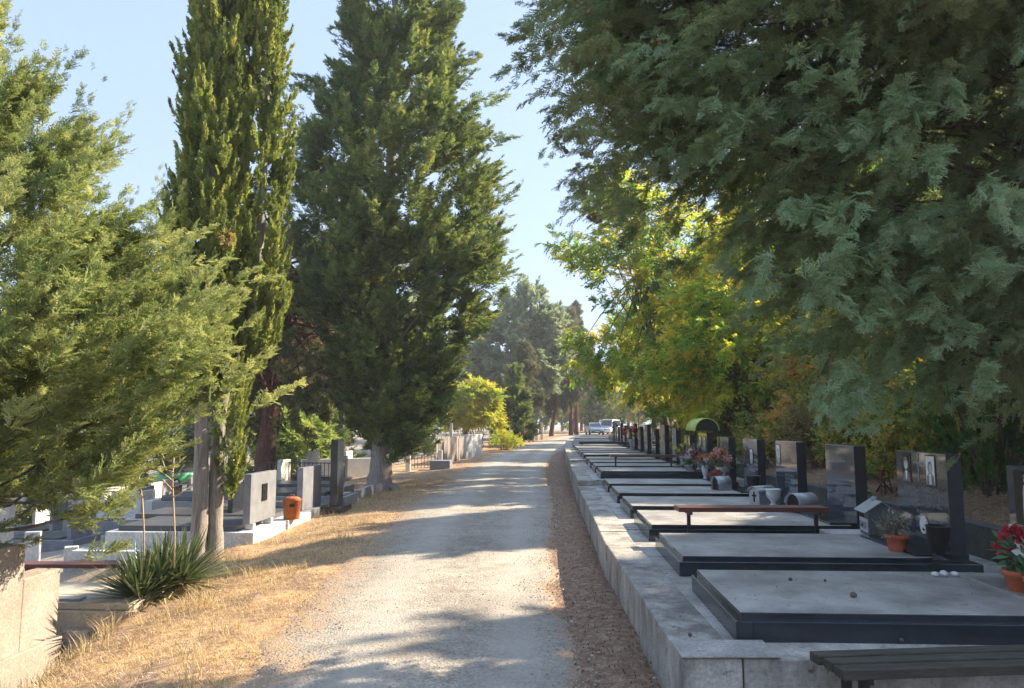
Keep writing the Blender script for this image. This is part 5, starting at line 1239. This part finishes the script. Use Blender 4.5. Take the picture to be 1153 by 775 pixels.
x = atY(687, 488, 95)[0]; car('parked_car', (x, 95, on_ground(x, 95)+.02), -.45, 'sunlit white vehicle right behind the pale silver car', M['paint_white'], True)
x = atY(209, 556, 52)[0]; car('parked_car', (x, 52, on_ground(x, 52)+.35), PI/2+1.0, 'green car in the lower cemetery, glimpsed left of the twin pale trunks', M['paint_green'])

# ------------------------------------------------------------------ grass, gravel, litter
rng = np.random.default_rng(61)
def field(n, sampler):
    x, y = sampler(n); return x, y, gz(x, y)
def grass_mesh(x, y, z, h, w, lean=.5):
    n = len(x); ph = rng.uniform(0, 2*PI, n); d = np.stack([np.cos(ph)*lean*rng.random(n), np.sin(ph)*lean*rng.random(n), np.ones(n)], 1)
    s = np.stack([np.cos(ph+1.57+rng.normal(size=n)*.4), np.sin(ph+1.57), np.zeros(n)], 1); P = np.stack([x, y, z-.008], 1)
    hh = (h*rng.uniform(.5, 1.3, n))[:, None]; ww = w
    bend = np.stack([np.cos(ph), np.sin(ph), np.zeros(n)], 1)*rng.uniform(.1, .6, (n, 1))*hh
    V = np.stack([P-s*ww, P+s*ww, P+d*hh*.6+s*ww*.7, P+d*hh*.6-s*ww*.7, P+d*hh+bend], 1).reshape(-1, 3)
    b = np.arange(n)*5; F = np.stack([b, b+1, b+2, b+3], 1); F2 = np.stack([b+3, b+2, b+4, b+4], 1)
    return V, F, b
def grass_object(name, x, y, z, h, w, lean, mat):
    V, F, b = grass_mesh(x, y, z, h, w, lean); F2 = np.stack([b+3, b+2, b+4], 1)
    T = rng.random(len(x)); me = bpy.data.meshes.new(name); nV = len(V); nf = len(F)
    me.vertices.add(nV); me.vertices.foreach_set('co', V.astype(np.float32).ravel())
    loops = np.concatenate([F.ravel(), F2.ravel()]).astype(np.int32); me.loops.add(len(loops)); me.loops.foreach_set('vertex_index', loops)
    me.polygons.add(2*nf); me.polygons.foreach_set('loop_start', np.concatenate([np.arange(0, nf*4, 4), nf*4+np.arange(0, nf*3, 3)]).astype(np.int32)); me.update(calc_edges=True)
    a = me.attributes.new('tint', 'FLOAT', 'FACE'); a.data.foreach_set('value', np.concatenate([T, T]).astype(np.float32)); me.materials.append(mat)
    o = bpy.data.objects.new(name, me); COL.objects.link(o); return o
n = 125000; y = 2.6+22*rng.random(n)**1.9; t = rng.random(n)**.9*3.3-.15; x = XL(y)-t
keep = (vnoise(x, y, .5)*.6+vnoise(x, y, .13)*.4 > .36+.18*np.clip(.5-t, 0, 1)*2) & (t < np.interp(y, [0, 8, 11.9, 12.2, 20, 30], [3.2, 2.6, 2.5, 1.7, 1.3, .9])); x, y = x[keep], y[keep]
o = grass_object('dry_grass', x, y, gz(x, y), .042, .0022, 1.5, M['L_grass']); tag(o, 'short straw-dry grass covering the slope left of the road', 'grass', kind='stuff')
n = 2600; y = 3.2+18*rng.random(n)**1.6; x = XL(y)-rng.uniform(.3, 2.6, n); k_ = vnoise(x, y, .35) > .62; x, y = x[k_], y[k_]
x = np.repeat(x, 7)+rng.normal(size=len(x)*7)*.025; y = np.repeat(y, 7)+rng.normal(size=len(y)*7)*.025; kk = x > -3.9-.05*y; x, y = x[kk], y[kk]
o = grass_object('tall_dry_grass', x, y, gz(x, y), .15, .0022, .8, M['L_grass']); tag(o, 'taller dry grass tufts on the slope edge', 'grass', kind='stuff')
# gravel
OCT = np.array([(1,0,0),(-.9,.1,0),(0,1,.1),(.1,-1,0),(0,.1,.75),(0,0,-.6)], float); OF = np.array([(0,2,4),(2,1,4),(1,3,4),(3,0,4),(2,0,5),(1,2,5),(3,1,5),(0,3,5)])
def stones(name, x, y, r, mat, label, zoff=0.0, zz=None):
    n = len(x); z = (gz(x, y) if zz is None else zz)+zoff; R = rng.normal(size=(n, 3, 3)); Q = np.linalg.qr(R)[0]
    v = (OCT[None]*(1+rng.normal(size=(n, 6, 1))*.2))*np.array([1, .8, .65]); v = np.einsum('nvi,nij->nvj', v*r[:, None, None], Q)
    v = v*np.array([1, 1, .8])+np.stack([x, y, z+r*.2], 1)[:, None]
    o = np_mesh(name, v.reshape(-1, 3), (OF[None]+np.arange(n)[:, None, None]*6).reshape(-1, 3), M[mat], None, np.repeat(rng.random(n), 8)); tag(o, label, 'gravel', kind='stuff'); return o
n = 16000; y = 2.4+20*rng.random(n)**2.0; u = rng.random(n); side = rng.random(n)
u = np.where(side < .35, np.abs(rng.normal(size=n))*.10, np.where(side < .7, 1-np.abs(rng.normal(size=n))*.08, u)); x = XL(y)+(XR(y)-XL(y))*u
zr = gz(np.clip(x, XL(y), XR(y)), y)+.008+.03*np.sin(PI*np.clip(u, 0, 1))
stones('gravel', x, y, .004+.009*rng.random(n)**3, 'L_stone', 'loose small gravel scattered over the road', 0, zr)
n = 2200; y = 2.8+24*rng.random(n)**1.6; x = XR(y)+(KX(y)-XR(y))*rng.random(n)
n2 = 2500; y2 = 3+20*rng.random(n2)**1.7; x2 = XL(y2)-np.abs(rng.normal(size=n2))*.9
stones('rubble', np.concatenate([x, x2]), np.concatenate([y, y2]), np.concatenate([.005+.020*rng.random(n)**4, .004+.012*rng.random(n2)**3]), 'L_stone', 'little stones lying in the dirt along the road edges', .015)
# fallen leaves, needles and crumbs
def litter(name, x, y, z, s, label, mat='L_litter'):
    n = len(x); P = np.stack([x, y, z], 1); D = np.stack([rng.normal(size=n), rng.normal(size=n), rng.normal(size=n)*.25], 1)
    V, F, T = scatter(rng, [t_leaf(RG, 1, .45) for _ in range(4)], P, D, s)
    o = np_mesh(name, V, F, M[mat], None, np.clip(T, 0, 1)); tag(o, label, 'fallen leaves', kind='stuff'); return o
n = 9000; y = 3+40*rng.random(n)**1.9; x = XR(y)-.05+(KX(y)-XR(y)+.1)*rng.random(n)**.8
xb, yb = x, y; n = 2600; y = 12+22*rng.random(n)**1.3; x = XL(y)-np.abs(rng.normal(size=n))*1.0+.2; xb = np.concatenate([xb, x]); yb = np.concatenate([yb, y])
n = 24000; y = 4.5+20*rng.random(n)**1.3; x = 1.13+.0487*y+3.35+rng.random(n)**1.3*4.5; xb = np.concatenate([xb, x]); yb = np.concatenate([yb, y])
litter('fallen_leaves', xb, yb, gz(xb, yb)+.045*(xb < 3)+.02, .02+.05*rng.random(len(xb))**2, 'brown fallen leaves and needles on the dirt strip and the bank')
n = 2600; y = 4.7+24*rng.random(n)**1.9; x = KX(y)+.05+rng.random(n)*3.9
zl = np.array([zt(b_)+.012 for b_ in y]); rel = (y-4.63) % PITCH_Y; sx = x-(1.13+.0487*y); on = (rel > .05) & (rel < 1.36) & (sx > .05) & (sx < 2.2); zl = np.where(on, zl+.160, zl)
edge_ = ((rel < .08) | (rel > 1.33)) & (rel < 1.5) & (sx > -.02); k_ = ~edge_
litter('fallen_leaves', x[k_], y[k_], zl[k_], .010+.030*rng.random(k_.sum())**3, 'small leaf crumbs and needles lying on the slabs and the terrace')

n = 1500; y = 3+22*rng.random(n)**1.7; u = rng.random(n); x = XL(y)+(XR(y)-XL(y))*u; zr = gz(np.clip(x, XL(y), XR(y)), y)+.014+.03*np.sin(PI*u)
litter('fallen_leaves', x, y, zr, .008+.024*rng.random(n)**3, 'brown leaf crumbs scattered over the gravel road')
# ------------------------------------------------------------------ daylight
SUN_EL, SUN_AZ = math.radians(34), math.radians(63)      # azimuth from straight ahead, to the right
w = bpy.data.worlds.new('World'); scene.world = w; w.use_nodes = True
nt = w.node_tree; bg = nt.nodes['Background']
sky = nt.nodes.new('ShaderNodeTexSky'); sky.sky_type = 'NISHITA'; sky.sun_disc = False
sky.sun_elevation = SUN_EL; sky.sun_rotation = SUN_AZ; sky.air_density = 1.0; sky.dust_density = .7; sky.ozone_density = 2.2
gm = nt.nodes.new('ShaderNodeGamma'); gm.inputs['Gamma'].default_value = .27; nt.links.new(sky.outputs[0], gm.inputs['Color'])   # a hazy, even sky
tc = nt.nodes.new('ShaderNodeTexCoord'); sx = nt.nodes.new('ShaderNodeSeparateXYZ'); nt.links.new(tc.outputs['Generated'], sx.inputs[0])
mr = nt.nodes.new('ShaderNodeMapRange'); mr.inputs[1].default_value = .52; mr.inputs[2].default_value = .92; mr.inputs[3].default_value = 1.0; mr.inputs[4].default_value = 2.0; nt.links.new(sx.outputs[2], mr.inputs[0])  # added: sky brightened overhead to fill the shade below
cb = nt.nodes.new('ShaderNodeCombineColor'); [nt.links.new(mr.outputs[0], cb.inputs[i]) for i in range(3)]
skyc = mixc(nt, 1.0, gm.outputs[0], (.735, .86, 1.08), 'MULTIPLY')      # cooler tint for the whole sky
nt.links.new(mixc(nt, 1.0, skyc, cb.outputs[0], 'MULTIPLY'), bg.inputs['Color']); bg.inputs['Strength'].default_value = .128
sd = bpy.data.lights.new('sun', 'SUN'); so = bpy.data.objects.new('sun', sd); COL.objects.link(so)
sd.energy = 2.7; sd.angle = math.radians(.53); sd.color = (1.0, .85, .64)
to_sun = Vector((math.sin(SUN_AZ)*math.cos(SUN_EL), math.cos(SUN_AZ)*math.cos(SUN_EL), math.sin(SUN_EL)))
so.rotation_euler = to_sun.to_track_quat('Z', 'Y').to_euler(); so.location = (30, 20, 40)
vs = scene.view_settings; vs.view_transform = 'Standard'; vs.look = 'None'; vs.exposure = 2.58; vs.gamma = 1; vs.use_curve_mapping = False
cy = scene.cycles
cy.use_denoising = True
try: cy.denoiser = 'OPENIMAGEDENOISE'; cy.denoising_input_passes = 'RGB_ALBEDO_NORMAL'; cy.denoising_prefilter = 'NONE'
except Exception: pass
cy.max_bounces = 8; cy.diffuse_bounces = 5; cy.glossy_bounces = 3; cy.transmission_bounces = 4; cy.transparent_max_bounces = 4
cy.use_adaptive_sampling = True; cy.adaptive_threshold = .015
scene.render.use_persistent_data = False

# ------------------------------------------------------------------ thin haze in the air
hz = MB().box(-182, -42, -8, 182, 402, 25).build('haze', bpy.data.materials.new('thin_haze'))
tag(hz, 'thin pale haze in the air over the whole cemetery', 'haze', kind='stuff')
hm = hz.data.materials[0]; hm.use_nodes = True; hn = hm.node_tree; hn.nodes.clear()
pv = hn.nodes.new('ShaderNodeVolumePrincipled'); pv.inputs['Density'].default_value = .0009; pv.inputs['Color'].default_value = (.86, .90, .95, 1); pv.inputs['Anisotropy'].default_value = .25
ho = hn.nodes.new('ShaderNodeOutputMaterial'); hn.links.new(pv.outputs[0], ho.inputs['Volume'])
cy.volume_bounces = 0
